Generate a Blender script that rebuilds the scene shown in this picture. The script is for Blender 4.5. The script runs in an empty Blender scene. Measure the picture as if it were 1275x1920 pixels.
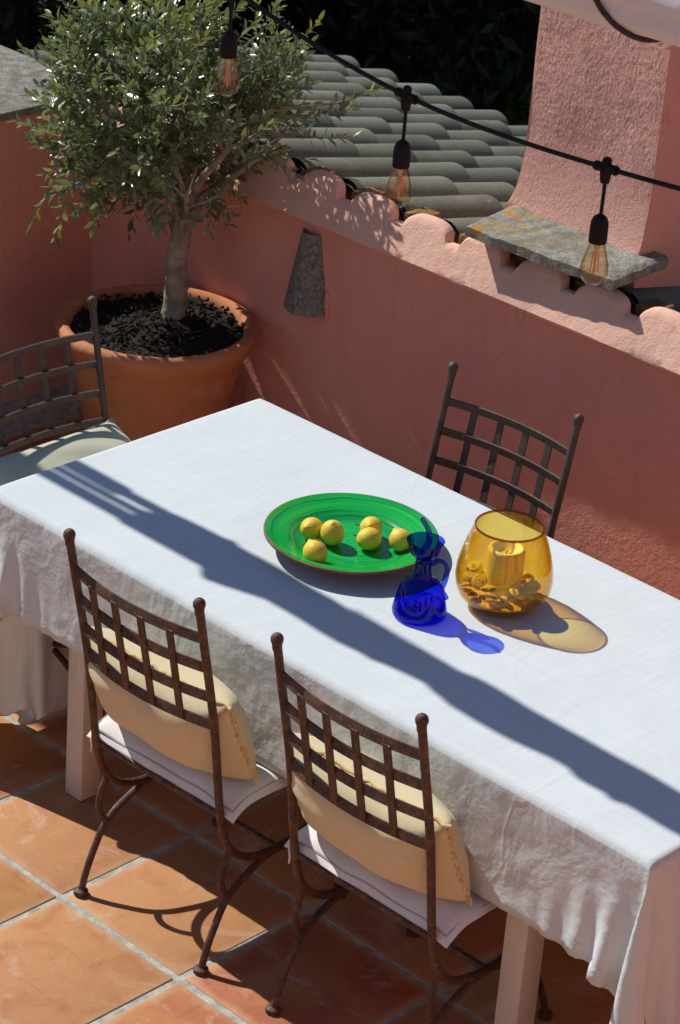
import bpy, bmesh, math, random
import numpy as np
from mathutils import Vector, Matrix, noise, Euler

random.seed(7); np.random.seed(7)
R = math.radians
SC = bpy.context.scene
COL = SC.collection

# ------------------------------------------------------------------ camera, sky, sun, exposure
AX = ((0.70892865, 0.35856414, -0.6073318), (0.7018228, -0.27349122, 0.65775931), (0.06974899, -0.89254373, -0.44553425))
CAM = Vector((4.4163905, -4.44111191, 3.55))
cd = bpy.data.cameras.new('camera'); cam = bpy.data.objects.new('camera', cd); COL.objects.link(cam)
M = Matrix.Identity(4)
for i in range(3):
    M[i][0] = AX[i][0]; M[i][1] = -AX[i][1]; M[i][2] = -AX[i][2]; M[i][3] = CAM[i]
cam.matrix_world = M
cd.sensor_fit = 'VERTICAL'; cd.sensor_height = 36.0; cd.lens = 4925.5 / 1920 * 36.0
cd.clip_start = 0.1; cd.clip_end = 500
cd.dof.use_dof = True; cd.dof.focus_distance = 6.2; cd.dof.aperture_fstop = 13
SC.camera = cam

SUN_E, SUN_A = R(45.5), R(5.4)          # sun travels towards +X (slightly +Y) and down
sun_dir = Vector((math.cos(SUN_E) * math.cos(SUN_A), math.cos(SUN_E) * math.sin(SUN_A), -math.sin(SUN_E)))
w = bpy.data.worlds.new('World'); SC.world = w; w.use_nodes = True
nt = w.node_tree; nt.nodes.clear()
wo = nt.nodes.new('ShaderNodeOutputWorld'); bg = nt.nodes.new('ShaderNodeBackground'); sk = nt.nodes.new('ShaderNodeTexSky')
sk.sky_type = 'NISHITA'; sk.sun_disc = False; sk.sun_elevation = SUN_E
sk.sun_rotation = math.atan2(-sun_dir.x, -sun_dir.y)
sk.altitude = 100; sk.air_density = 1.0; sk.dust_density = 0.0; sk.ozone_density = 4.0
bg.inputs['Strength'].default_value = 0.09
nt.links.new(sk.outputs[0], bg.inputs['Color']); nt.links.new(bg.outputs[0], wo.inputs['Surface'])
sl = bpy.data.lights.new('sun', 'SUN'); sl.energy = 5.0; sl.angle = R(0.53); sl.color = (1.0, 0.975, 0.935)
so = bpy.data.objects.new('sun', sl); COL.objects.link(so)
so.rotation_euler = sun_dir.to_track_quat('-Z', 'Y').to_euler(); so.location = (-4, -1, 6)
vs = SC.view_settings
vs.view_transform = 'Standard'; vs.look = 'None'; vs.exposure = 0.0; vs.gamma = 1.0; vs.use_curve_mapping = False
SC.render.engine = 'CYCLES'
cy = SC.cycles
cy.use_denoising = True; cy.max_bounces = 12; cy.transparent_max_bounces = 24; cy.diffuse_bounces = 5
cy.glossy_bounces = 4; cy.transmission_bounces = 8; cy.caustics_reflective = False; cy.caustics_refractive = False
cy.sample_clamp_indirect = 6.0

# ------------------------------------------------------------------ material helpers
def newmat(name):
    m = bpy.data.materials.new(name); m.use_nodes = True
    t = m.node_tree; t.nodes.clear()
    o = t.nodes.new('ShaderNodeOutputMaterial')
    return m, t, o
class NT:
    def __init__(s, t): s.t = t
    def n(s, typ, **k):
        x = s.t.nodes.new(typ)
        for a, b in k.items(): setattr(x, a, b)
        return x
    def l(s, a, b): s.t.links.new(a, b)
    def coord(s, which='Object', scale=(1, 1, 1), rot=(0, 0, 0)):
        c = s.n('ShaderNodeTexCoord'); m = s.n('ShaderNodeMapping')
        m.inputs['Scale'].default_value = scale; m.inputs['Rotation'].default_value = rot
        s.l(c.outputs[which], m.inputs['Vector']); return m.outputs[0]
    def noise(s, vec, scale, detail=4, rough=0.55, dist=0.0):
        x = s.n('ShaderNodeTexNoise'); x.inputs['Scale'].default_value = scale; x.inputs['Detail'].default_value = detail
        x.inputs['Roughness'].default_value = rough; x.inputs['Distortion'].default_value = dist
        if vec is not None: s.l(vec, x.inputs['Vector'])
        return x.outputs['Fac']
    def ramp(s, fac, stops, interp='LINEAR'):
        x = s.n('ShaderNodeValToRGB'); x.color_ramp.interpolation = interp
        e = x.color_ramp.elements
        while len(e) < len(stops): e.new(0.5)
        for k, (p, c) in enumerate(stops):
            e[k].position = p
            e[k].color = (c, c, c, 1) if isinstance(c, (int, float)) else (*c, 1)
        s.l(fac, x.inputs[0]); return x.outputs[0]
    def mix(s, fac, a, b, mode='MIX'):
        x = s.n('ShaderNodeMix', data_type='RGBA', blend_type=mode)
        for sock, v in ((x.inputs[0], fac), (x.inputs[6], a), (x.inputs[7], b)):
            if isinstance(v, (int, float)): sock.default_value = v
            elif isinstance(v, tuple): sock.default_value = (*v, 1)
            else: s.l(v, sock)
        return x.outputs[2]
    def math(s, op, a, b=None, clamp=False):
        x = s.n('ShaderNodeMath', operation=op, use_clamp=clamp)
        for k, v in enumerate((a, b)):
            if v is None: continue
            if isinstance(v, (int, float)): x.inputs[k].default_value = v
            else: s.l(v, x.inputs[k])
        return x.outputs[0]
    def bump(s, h, strength, dist, prev=None):
        x = s.n('ShaderNodeBump'); x.inputs['Strength'].default_value = strength; x.inputs['Distance'].default_value = dist
        s.l(h, x.inputs['Height'])
        if prev is not None: s.l(prev, x.inputs['Normal'])
        return x.outputs[0]
    def bsdf(s, color, rough=0.7, normal=None, spec=0.3, metal=0.0):
        p = s.n('ShaderNodeBsdfPrincipled')
        if isinstance(color, tuple): p.inputs['Base Color'].default_value = (*color, 1)
        else: s.l(color, p.inputs['Base Color'])
        if isinstance(rough, (int, float)): p.inputs['Roughness'].default_value = rough
        else: s.l(rough, p.inputs['Roughness'])
        p.inputs['Specular IOR Level'].default_value = spec; p.inputs['Metallic'].default_value = metal
        if normal is not None: s.l(normal, p.inputs['Normal'])
        return p

def m_simple(name, c, rough=0.7, spec=0.3, var=0.15, scale=8, bump=0.2, bscale=80, bdist=0.002):
    m, t, o = newmat(name); N = NT(t); v = N.coord()
    f = N.noise(v, scale, 5)
    dark = tuple(x * (1 - var) for x in c); lite = tuple(min(1, x * (1 + var)) for x in c)
    colr = N.ramp(f, [(0.3, dark), (0.7, lite)])
    b = N.bump(N.noise(v, bscale, 3), bump, bdist)
    N.l(N.bsdf(colr, rough, b, spec).outputs[0], o.inputs[0]); return m

def m_stucco(name, c, coarse=1.0, trowel=False, seed=0.0):
    m, t, o = newmat(name); N = NT(t); v = N.coord()
    big = N.noise(v, 1.7 + seed, 5, 0.6); mid = N.noise(v, 9, 5, 0.6); fine = N.noise(v, 60, 3)
    c1 = N.ramp(big, [(0.3, tuple(x * 0.82 for x in c)), (0.72, tuple(min(1, x * 1.08) for x in c))])
    c2 = N.mix(N.ramp(mid, [(0.45, 0.0), (0.75, 0.35)]), c1, (c[0] * 0.9, c[1] * 1.06, c[2] * 1.1))
    # thin water streaks
    st = N.noise(N.coord(scale=(14, 14, 0.7)), 2.2, 4)
    c3 = N.mix(N.ramp(st, [(0.55, 0.0), (0.78, 0.3)]), c2, (c[0] * 0.72, c[1] * 0.66, c[2] * 0.64))
    # hairline cracks
    vo = N.n('ShaderNodeTexVoronoi', feature='DISTANCE_TO_EDGE'); vo.inputs['Scale'].default_value = 1.3
    dv = N.n('ShaderNodeVectorMath', operation='ADD'); nn = N.n('ShaderNodeTexNoise'); nn.inputs['Scale'].default_value = 4
    N.l(v, nn.inputs['Vector']); N.l(v, dv.inputs[0]); N.l(nn.outputs['Color'], dv.inputs[1]); N.l(dv.outputs[0], vo.inputs['Vector'])
    crack = N.ramp(vo.outputs['Distance'], [(0.0, 1.0), (0.0045, 0.0)])
    crm = N.math('MULTIPLY', crack, N.ramp(big, [(0.5, 0.0), (0.62, 0.55)]))
    c4 = N.mix(crm, c3, (c[0] * 0.35, c[1] * 0.3, c[2] * 0.3))
    h = N.math('ADD', N.math('MULTIPLY', N.noise(v, 34, 4, 0.6), 1.0), N.math('MULTIPLY', N.noise(v, 150, 3), 0.55))
    b = N.bump(h, 0.85, 0.0045 * coarse)
    if trowel:
        k1 = N.noise(N.coord(scale=(1, 1, 0.42), rot=(0, 0.12, 0)), 120, 5, 0.75)
        k2 = N.noise(N.coord(scale=(1, 1, 0.30), rot=(0, -0.7, 0)), 105, 5, 0.75)
        k3 = N.noise(v, 130, 5, 0.75)
        mA = N.ramp(N.noise(v, 3.1, 2), [(0.48, 0.0), (0.6, 1.0)]); mB = N.ramp(N.noise(v, 2.3, 2, 0.5, 0.3), [(0.45, 0.0), (0.56, 1.0)])
        hh_ = N.mix(mB, N.mix(mA, k1, k2), k3)
        b = N.bump(hh_, 0.8, 0.010, b)
    N.l(N.bsdf(c4, 0.92, b, 0.15).outputs[0], o.inputs[0]); return m

def m_terracotta_tile():
    m, t, o = newmat('terracotta_floor_tile'); N = NT(t); v0 = N.coord()
    oi = N.n('ShaderNodeObjectInfo')
    add = N.n('ShaderNodeVectorMath', operation='ADD'); sc = N.n('ShaderNodeVectorMath', operation='SCALE')
    cmb = N.n('ShaderNodeCombineXYZ'); N.l(oi.outputs['Random'], cmb.inputs[0]); N.l(oi.outputs['Random'], cmb.inputs[1])
    N.l(cmb.outputs[0], sc.inputs[0]); sc.inputs['Scale'].default_value = 37.0
    N.l(v0, add.inputs[0]); N.l(sc.outputs[0], add.inputs[1]); v = add.outputs[0]
    tone = N.ramp(oi.outputs['Random'], [(0.0, (0.52, 0.24, 0.09)), (0.3, (0.45, 0.145, 0.062)), (0.5, (0.57, 0.285, 0.12)), (0.72, (0.42, 0.125, 0.058)), (1.0, (0.53, 0.25, 0.105))])
    big = N.noise(v, 5.5, 5, 0.62, 0.6)
    c1 = N.mix(N.ramp(big, [(0.38, 0.0), (0.68, 0.5)]), tone, (0.60, 0.30, 0.105))
    c1 = N.mix(N.ramp(N.noise(v, 9.0, 5, 0.6, 1.0), [(0.5, 0.0), (0.75, 0.6)]), c1, (0.40, 0.115, 0.05))
    # pale bloom patches
    pl = N.noise(v, 3.4, 7, 0.72, 1.4)
    c2 = N.mix(N.ramp(pl, [(0.56, 0.0), (0.66, 0.5)]), c1, (0.68, 0.45, 0.33))
    # scratches
    for k, (rz, sx) in enumerate(((0.4, 60), (1.9, 46), (2.7, 70))):
        mp = N.n('ShaderNodeMapping'); mp.inputs['Rotation'].default_value = (0, 0, rz); mp.inputs['Scale'].default_value = (sx, 2.6, 1)
        N.l(v, mp.inputs['Vector'])
        s_ = N.noise(mp.outputs[0], 1.3, 3, 0.5, 0.5)
        c2 = N.mix(N.ramp(s_, [(0.69, 0.0), (0.735, 0.3)]), c2, (0.70, 0.50, 0.36) if k < 2 else (0.26, 0.09, 0.04))
    sp = N.noise(v, 55, 3, 0.6)
    c3 = N.mix(N.ramp(sp, [(0.66, 0.0), (0.74, 0.5)]), c2, (0.27, 0.10, 0.045))
    sp2 = N.noise(v, 90, 2, 0.5)
    c3 = N.mix(N.ramp(sp2, [(0.70, 0.0), (0.76, 0.45)]), c3, (0.72, 0.52, 0.36))
    # pale worn edges
    c = N.n('ShaderNodeTexCoord'); sx = N.n('ShaderNodeSeparateXYZ'); N.l(c.outputs['Object'], sx.inputs[0])
    e = N.math('MAXIMUM', N.math('ABSOLUTE', sx.outputs[0]), N.math('ABSOLUTE', sx.outputs[1]))
    e = N.math('ADD', e, N.math('MULTIPLY', N.math('SUBTRACT', N.noise(v, 12, 4), 0.5), 0.05))
    c3 = N.mix(N.ramp(e, [(0.172, 0.0), (0.197, 0.6)]), c3, (0.64, 0.38, 0.20))
    h = N.math('ADD', N.noise(v, 7, 3), N.math('MULTIPLY', N.noise(v, 70, 4), 0.25))
    b = N.bump(h, 0.5, 0.006)
    rg = N.ramp(N.noise(v, 14, 4), [(0.3, 0.58), (0.7, 0.8)])
    c3 = N.mix(1.0, c3, (0.86, 0.93, 1.01), 'MULTIPLY')
    N.l(N.bsdf(c3, rg, b, 0.14).outputs[0], o.inputs[0]); return m

def m_rooftile():
    m, t, o = newmat('weathered_roof_tile'); N = NT(t); v0 = N.coord()
    oi = N.n('ShaderNodeObjectInfo'); add = N.n('ShaderNodeVectorMath', operation='ADD'); cmb = N.n('ShaderNodeCombineXYZ')
    N.l(N.math('MULTIPLY', oi.outputs['Random'], 31), cmb.inputs[0]); N.l(v0, add.inputs[0]); N.l(cmb.outputs[0], add.inputs[1]); v = add.outputs[0]
    tone = N.ramp(oi.outputs['Random'], [(0, (0.16, 0.16, 0.135)), (0.25, (0.28, 0.275, 0.225)), (0.45, (0.19, 0.19, 0.16)), (0.65, (0.25, 0.235, 0.18)), (0.85, (0.15, 0.15, 0.125)), (1, (0.22, 0.19, 0.14))])
    c1 = N.mix(N.ramp(N.noise(v, 160, 3, 0.6), [(0.42, 0.0), (0.62, 0.55)]), tone, (0.12, 0.12, 0.10))
    c1 = N.mix(N.ramp(N.noise(v, 7, 5), [(0.5, 0), (0.75, 0.5)]), c1, (0.32, 0.31, 0.27))
    c1 = N.mix(N.ramp(N.noise(v, 9, 4), [(0.68, 0), (0.72, 0.8)]), c1, (0.36, 0.36, 0.33))
    c1 = N.mix(N.ramp(N.noise(v, 5.5, 3), [(0.74, 0), (0.765, 0.9)]), c1, (0.55, 0.26, 0.03))
    c1 = N.mix(1.0, c1, (0.82, 0.84, 0.78), 'MULTIPLY')
    b = N.bump(N.noise(v, 190, 3), 0.5, 0.003)
    N.l(N.bsdf(c1, 0.93, b, 0.12).outputs[0], o.inputs[0]); return m

def m_stone(name, lichen=0.5, base=(0.30, 0.285, 0.24)):
    m, t, o = newmat(name); N = NT(t); v = N.coord()
    c1 = N.ramp(N.noise(v, 22, 6, 0.7), [(0.3, tuple(x * 0.45 for x in base)), (0.55, base), (0.75, tuple(x * 1.45 for x in base))])
    c1 = N.mix(N.ramp(N.noise(v, 90, 4, 0.6), [(0.5, 0), (0.7, 0.6)]), c1, tuple(x * 0.4 for x in base))
    c1 = N.mix(N.ramp(N.noise(v, 14, 5, 0.7), [(0.52, 0), (0.66, lichen)]), c1, (0.23, 0.19, 0.06))
    if lichen > 0.4:
        sx = N.n('ShaderNodeSeparateXYZ'); c = N.n('ShaderNodeTexCoord'); N.l(c.outputs['Object'], sx.inputs[0])
        mk_ = N.ramp(sx.outputs[0], [(0.06, 1.0), (0.13, 0.0)])
        f = N.math('MULTIPLY', N.ramp(N.noise(v, 26, 4, 0.6), [(0.55, 0), (0.61, 1.0)]), mk_)
        c1 = N.mix(N.math('MULTIPLY', f, 0.7), c1, (0.50, 0.23, 0.02))
    b = N.bump(N.math('ADD', N.noise(v, 30, 5, 0.7), N.math('MULTIPLY', N.noise(v, 140, 3), 0.5)), 1.0, 0.008)
    N.l(N.bsdf(c1, 0.95, b, 0.1).outputs[0], o.inputs[0]); return m

def m_iron(name, rust=0.5):
    m, t, o = newmat(name); N = NT(t); v = N.coord()
    f = N.noise(v, 38, 5, 0.65); g = N.noise(v, 210, 3, 0.6)
    c1 = N.ramp(f, [(0.35, (0.050, 0.026, 0.019)), (0.52, (0.085, 0.040, 0.026)), (0.68, (0.17, 0.075, 0.04))])
    c1 = N.mix(rust, (0.055, 0.048, 0.043), c1)
    c1 = N.mix(N.ramp(g, [(0.55, 0.0), (0.68, 0.6)]), c1, (0.20, 0.15, 0.12))
    b = N.bump(N.math('ADD', g, f), 0.7, 0.0015)
    N.l(N.bsdf(c1, 0.62, b, 0.45, 0.25).outputs[0], o.inputs[0]); return m

def m_fabric(name, c, trans=0.0, weave=900, wr=0.5, wscale=11, hem=None, rough=0.95, bd=0.006, tcol=None):
    m, t, o = newmat(name); N = NT(t); v = N.coord()
    f = N.noise(v, 5, 4)
    slub = N.noise(N.coord(scale=(6, 260, 6)), 1.0, 2); slub2 = N.noise(N.coord(scale=(260, 6, 260)), 1.0, 2)
    sl_ = N.math('ADD', N.math('MULTIPLY', slub, 0.5), N.math('MULTIPLY', slub2, 0.5))
    colr = N.ramp(f, [(0.3, tuple(x * 0.95 for x in c)), (0.7, c)])
    colr = N.mix(N.ramp(sl_, [(0.36, 0.5), (0.54, 0.0)]), colr, tuple(x * 0.82 for x in c))
    # crumple: soft undulation plus sparse sharp creases
    w1 = N.noise(v, wscale, 4, 0.5, 0.3)
    w2 = N.noise(N.coord(scale=(1.5, 0.8, 1.0), rot=(0.1, 0.5, 1.1)), wscale * 0.3, 3, 0.5, 0.3); r2 = N.math('ABSOLUTE', N.math('SUBTRACT', w2, 0.5))
    w3 = N.noise(N.coord(scale=(0.8, 1.7, 1.0), rot=(0.4, 0.1, 0.35)), wscale * 0.5, 3, 0.5, 0.3); r3 = N.math('ABSOLUTE', N.math('SUBTRACT', w3, 0.5))
    msk = N.ramp(N.noise(v, 4.5, 3), [(0.46, 0.0), (0.62, 1.0)])
    cre = N.math('ADD', N.math('MULTIPLY', N.math('SUBTRACT', 1.0, N.ramp(r3, [(0.0, 0.0), (0.06, 1.0)])), N.math('MULTIPLY', msk, 0.08)), N.math('MULTIPLY', N.math('SUBTRACT', 1.0, N.ramp(r2, [(0.0, 0.0), (0.035, 1.0)])), 0.09))
    r = N.math('ADD', N.math('MULTIPLY', w1, 1.5), cre)
    if hem is not None:
        sz = N.n('ShaderNodeSeparateXYZ'); N.l(v, sz.inputs[0])
        r = N.math('ADD', N.math('MULTIPLY', r, N.ramp(sz.outputs[2], [(0.735, 1.0), (0.749, hem)])), N.math('MULTIPLY', cre, N.ramp(sz.outputs[2], [(0.735, 0.0), (0.749, 0.45)])))
    b = N.bump(r, wr, bd)
    b = N.bump(N.math('ADD', sl_, N.math('MULTIPLY', N.noise(v, weave * 0.3, 2), 0.5)), 0.38, 0.0013, b)
    p = N.bsdf(colr, rough, b, 0.08)
    if 'Sheen Weight' in p.inputs: p.inputs['Sheen Weight'].default_value = 0.1
    if trans:
        tr = N.n('ShaderNodeBsdfTranslucent'); tr.inputs[0].default_value = (*(tcol or c), 1); N.l(b, tr.inputs['Normal'])
        mx = N.n('ShaderNodeMixShader'); mx.inputs[0].default_value = trans
        N.l(p.outputs[0], mx.inputs[1]); N.l(tr.outputs[0], mx.inputs[2]); N.l(mx.outputs[0], o.inputs[0])
    else: N.l(p.outputs[0], o.inputs[0])
    return m

def m_glass(name, tint, deep, refl=1.0, bmp=0.25):
    m, t, o = newmat(name); N = NT(t)
    lw = N.n('ShaderNodeLayerWeight'); lw.inputs[0].default_value = 0.5
    fr = N.math('ADD', N.math('MULTIPLY', N.math('POWER', lw.outputs['Facing'], 4.0), 0.55 * refl), 0.035 * refl)
    tr = N.n('ShaderNodeBsdfTransparent'); N.l(N.mix(N.math('POWER', lw.outputs['Facing'], 2.5), tint, deep), tr.inputs[0])
    gl = N.n('ShaderNodeBsdfGlossy'); gl.inputs['Roughness'].default_value = 0.03; gl.inputs[0].default_value = (1, 1, 1, 1)
    bn = N.bump(N.noise(N.coord(), 22, 2), bmp, 0.004); N.l(bn, gl.inputs['Normal'])
    mx = N.n('ShaderNodeMixShader'); N.l(fr, mx.inputs[0]); N.l(tr.outputs[0], mx.inputs[1]); N.l(gl.outputs[0], mx.inputs[2])
    N.l(mx.outputs[0], o.inputs[0]); return m

def m_leaf(name, a, b_, rough=0.32, trans=0.25, spec=0.5, scale=3.0):
    m, t, o = newmat(name); N = NT(t); v = N.coord()
    g = N.n('ShaderNodeNewGeometry')
    colr = N.mix(g.outputs['Random Per Island'], a, b_)
    colr = N.mix(N.ramp(N.noise(v, scale, 3), [(0.35, 0.0), (0.7, 0.5)]), colr, tuple(x * 0.6 for x in a))
    p = N.bsdf(colr, rough, None, spec)
    tr = N.n('ShaderNodeBsdfTranslucent'); N.l(N.mix(0.5, colr, (0.28, 0.34, 0.04)), tr.inputs[0])
    mx = N.n('ShaderNodeMixShader'); mx.inputs[0].default_value = trans
    N.l(p.outputs[0], mx.inputs[1]); N.l(tr.outputs[0], mx.inputs[2]); N.l(mx.outputs[0], o.inputs[0]); return m

def m_pot():
    m, t, o = newmat('terracotta_pot'); N = NT(t); v = N.coord()
    c = N.ramp(N.noise(v, 5, 5, 0.6), [(0.3, (0.43, 0.165, 0.075)), (0.7, (0.56, 0.235, 0.11))])
    c = N.mix(N.ramp(N.noise(v, 8, 6, 0.7, 0.8), [(0.56, 0.0), (0.72, 0.38)]), c, (0.62, 0.42, 0.30))
    c = N.mix(N.ramp(N.noise(N.coord(scale=(5, 5, 0.6)), 3, 4), [(0.55, 0.0), (0.75, 0.4)]), c, (0.30, 0.11, 0.055))
    rings = N.noise(N.coord(scale=(0.6, 0.6, 60)), 1.4, 3)
    b = N.bump(N.math('ADD', rings, N.math('MULTIPLY', N.noise(v, 70, 4), 0.6)), 0.4, 0.003)
    N.l(N.bsdf(c, 0.85, b, 0.15).outputs[0], o.inputs[0]); return m
STUC = (0.80, 0.365, 0.27)
MAT = dict(
    wall=m_stucco('salmon_stucco', STUC, 1.0), lip=m_stucco('salmon_stucco_sunlit', (0.81, 0.48, 0.355), 0.8, seed=0.3),  # parapet paler than the wall: its sunlit tone is put into the colour
    chimney=m_stucco('rough_trowelled_sunlit_stucco', (0.86, 0.47, 0.375), 1.3, trowel=True, seed=0.6),  # stack front paler than its sides: sunlight put into the colour
    tile=m_terracotta_tile(), grout=m_simple('grey_grout', (0.40, 0.39, 0.34), 0.95, 0.1, 0.35, 30, 0.6, 120, 0.004),
    roof=m_rooftile(), ledge=m_stone('lichen_stone', 0.7), coping=m_stone('grey_coping_stone', 0.35, (0.30, 0.28, 0.235)),
    mortar=m_simple('ochre_mortar', (0.22, 0.125, 0.05), 0.95, 0.1, 0.5, 25, 0.8, 60, 0.008),
    pot=m_pot(),
    soil=m_simple('dark_potting_soil', (0.026, 0.019, 0.015), 0.95, 0.2, 0.6, 60, 1.0, 60, 0.02),
    bark=m_simple('grey_olive_bark', (0.30, 0.255, 0.20), 0.92, 0.15, 0.45, 26, 1.0, 45, 0.012),
    leaf=m_leaf('olive_leaf', (0.10, 0.145, 0.065), (0.32, 0.37, 0.17), rough=0.30, trans=0.36, spec=0.85),
    leaf_young=m_leaf('young_olive_leaf', (0.25, 0.28, 0.06), (0.36, 0.37, 0.10), trans=0.4),
    iron=m_iron('rusty_wrought_iron', 1.0), iron_skylit=m_iron('skylit_wrought_iron', 0.45),  # second, greyer copy for the far chairs: skylight put into the colour
    linen=m_fabric('white_linen', (0.675, 0.72, 0.72), 0.10, wr=0.6, wscale=9, bd=0.013, hem=0.12, tcol=(0.72, 0.64, 0.54)),
    pad=m_fabric('white_canvas_pad', (0.74, 0.72, 0.69), 0.0, wr=0.3, wscale=8),
    straw=m_fabric('straw_cotton', (0.65, 0.545, 0.335), 0.0, wr=0.22, wscale=9), sage=m_fabric('sage_cotton', (0.50, 0.49, 0.36), 0.0, wr=0.22, wscale=9),
    piping=m_simple('grey_piping', (0.42, 0.39, 0.38), 0.9, 0.1), strawp=m_simple('straw_seam', (0.62, 0.43, 0.20), 0.9, 0.1, 0.3, 60),
    legp=m_simple('cream_painted_wood', (0.62, 0.55, 0.47), 0.55, 0.35, 0.06, 5, 0.1, 60, 0.001),
    canvas=m_fabric('white_awning_canvas', (0.78, 0.75, 0.77), 0.25, wr=0.55, wscale=4.5, bd=0.012),
    rope=m_simple('dark_twisted_rope', (0.055, 0.05, 0.048), 0.9, 0.15, 0.5, 90, 0.8, 200, 0.003),
    rubber=m_simple('black_rubber', (0.009, 0.0085, 0.0085), 0.6, 0.18, 0.2), fil=m_simple('amber_filament', (0.80, 0.26, 0.03), 0.6, 0.3),
    bulb=m_glass('clear_amber_bulb_glass', (0.96, 0.90, 0.80), (0.80, 0.68, 0.52), 1.0), stem=m_simple('bulb_glass_stem', (0.55, 0.50, 0.44), 0.3, 0.5),
    blue=m_glass('cobalt_blue_glass', (0.22, 0.36, 0.955), (0.02, 0.05, 0.58), 0.55, 0.0), blue_in=m_glass('cobalt_blue_glass_inner', (0.33, 0.42, 0.96), (0.12, 0.17, 0.80), 0.08, 0.02), blued=m_glass('deep_cobalt_glass', (0.16, 0.22, 0.85), (0.05, 0.07, 0.55), 0.05, 0.0),
    amber=m_glass('amber_glass', (0.96, 0.825, 0.40), (0.72, 0.44, 0.07), 1.1),
    wax=m_simple('ivory_wax', (0.92, 0.89, 0.80), 0.5, 0.35, 0.04), sand=m_simple('sand', (0.74, 0.58, 0.36), 0.95, 0.1, 0.4, 120, 0.8, 200, 0.003),
    shell=m_simple('ribbed_shell', (0.90, 0.78, 0.60), 0.45, 0.4, 0.4, 30, 0.4, 90, 0.002), shell2=m_simple('pale_shell', (0.92, 0.86, 0.74), 0.4, 0.4, 0.2, 30, 0.4, 90, 0.002),
    clay=m_simple('bare_clay_rim', (0.20, 0.10, 0.062), 0.8, 0.2, 0.2, 30), twig=m_simple('dry_stalk', (0.22, 0.16, 0.06), 0.85, 0.2),
    lampg=m_simple('speckled_grey_clay', (0.20, 0.195, 0.17), 0.93, 0.12, 0.5, 90, 0.5, 150, 0.003),
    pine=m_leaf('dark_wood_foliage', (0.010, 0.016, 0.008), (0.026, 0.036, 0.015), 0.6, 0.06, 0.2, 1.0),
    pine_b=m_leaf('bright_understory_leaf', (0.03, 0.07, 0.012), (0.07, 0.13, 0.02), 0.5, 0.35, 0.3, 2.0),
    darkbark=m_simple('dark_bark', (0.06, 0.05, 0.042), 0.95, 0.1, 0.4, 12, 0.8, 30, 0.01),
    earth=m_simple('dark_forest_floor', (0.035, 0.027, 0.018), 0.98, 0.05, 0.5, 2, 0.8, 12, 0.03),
    steel=m_simple('galvanised_steel', (0.35, 0.35, 0.36), 0.4, 0.5, 0.1),
)

def m_lemon():
    m, t, o = newmat('lemon_peel'); N = NT(t); v = N.coord()
    oi = N.n('ShaderNodeObjectInfo')
    base = N.mix(oi.outputs['Random'], (0.80, 0.50, 0.035), (0.78, 0.56, 0.06))
    c1 = N.mix(N.ramp(N.noise(v, 22, 3), [(0.42, 0), (0.72, 0.75)]), base, (0.58, 0.52, 0.09))
    vo = N.noise(v, 420, 2)
    b = N.bump(N.math('ADD', vo, N.math('MULTIPLY', N.noise(v, 60, 2), 1.2)), 0.6, 0.0018)
    N.l(N.bsdf(c1, 0.42, b, 0.4).outputs[0], o.inputs[0]); return m
def m_plate():
    m, t, o = newmat('green_glazed_rings'); N = NT(t)
    c = N.n('ShaderNodeTexCoord'); sx = N.n('ShaderNodeSeparateXYZ'); N.l(c.outputs['Object'], sx.inputs[0])
    r = N.math('POWER', N.math('ADD', N.math('POWER', sx.outputs[0], 2.0), N.math('POWER', sx.outputs[1], 2.0)), 0.5)
    a = N.math('ARCTAN2', sx.outputs[1], sx.outputs[0])
    r2 = N.math('ADD', r, N.math('MULTIPLY', N.math('SUBTRACT', N.noise(c.outputs['Object'], 9, 2), 0.5), 0.018))
    cb = N.n('ShaderNodeCombineXYZ'); N.l(N.math('MULTIPLY', r2, 150), cb.inputs[0]); N.l(N.math('MULTIPLY', N.math('ABSOLUTE', a), 0.45), cb.inputs[1])
    f = N.noise(cb.outputs[0], 1.0, 3, 0.6)
    cb2 = N.n('ShaderNodeCombineXYZ'); N.l(N.math('MULTIPLY', r2, 420), cb2.inputs[0]); N.l(N.math('MULTIPLY', N.math('ABSOLUTE', a), 0.9), cb2.inputs[1])
    f2 = N.noise(cb2.outputs[0], 1.0, 2, 0.6)
    c1 = N.ramp(f, [(0.28, (0.0, 0.10, 0.045)), (0.42, (0.005, 0.30, 0.055)), (0.58, (0.012, 0.42, 0.05)), (0.75, (0.05, 0.52, 0.05))])
    c2 = N.mix(N.ramp(f2, [(0.5, 0), (0.72, 0.55)]), c1, (0.0, 0.16, 0.06))
    well = N.ramp(r, [(0.100, 0.0), (0.112, 0.7), (0.134, 0.7), (0.146, 0.0)])
    c2 = N.mix(N.math('MULTIPLY', well, N.ramp(f, [(0.3, 0.9), (0.62, 0.2)])), c2, (0.0, 0.12, 0.05))
    p = N.bsdf(c2, 0.16, N.bump(f, 0.12, 0.0015), 0.5)
    N.l(p.outputs[0], o.inputs[0]); return m
MAT['lemon'] = m_lemon(); MAT['plate'] = m_plate()

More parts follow.
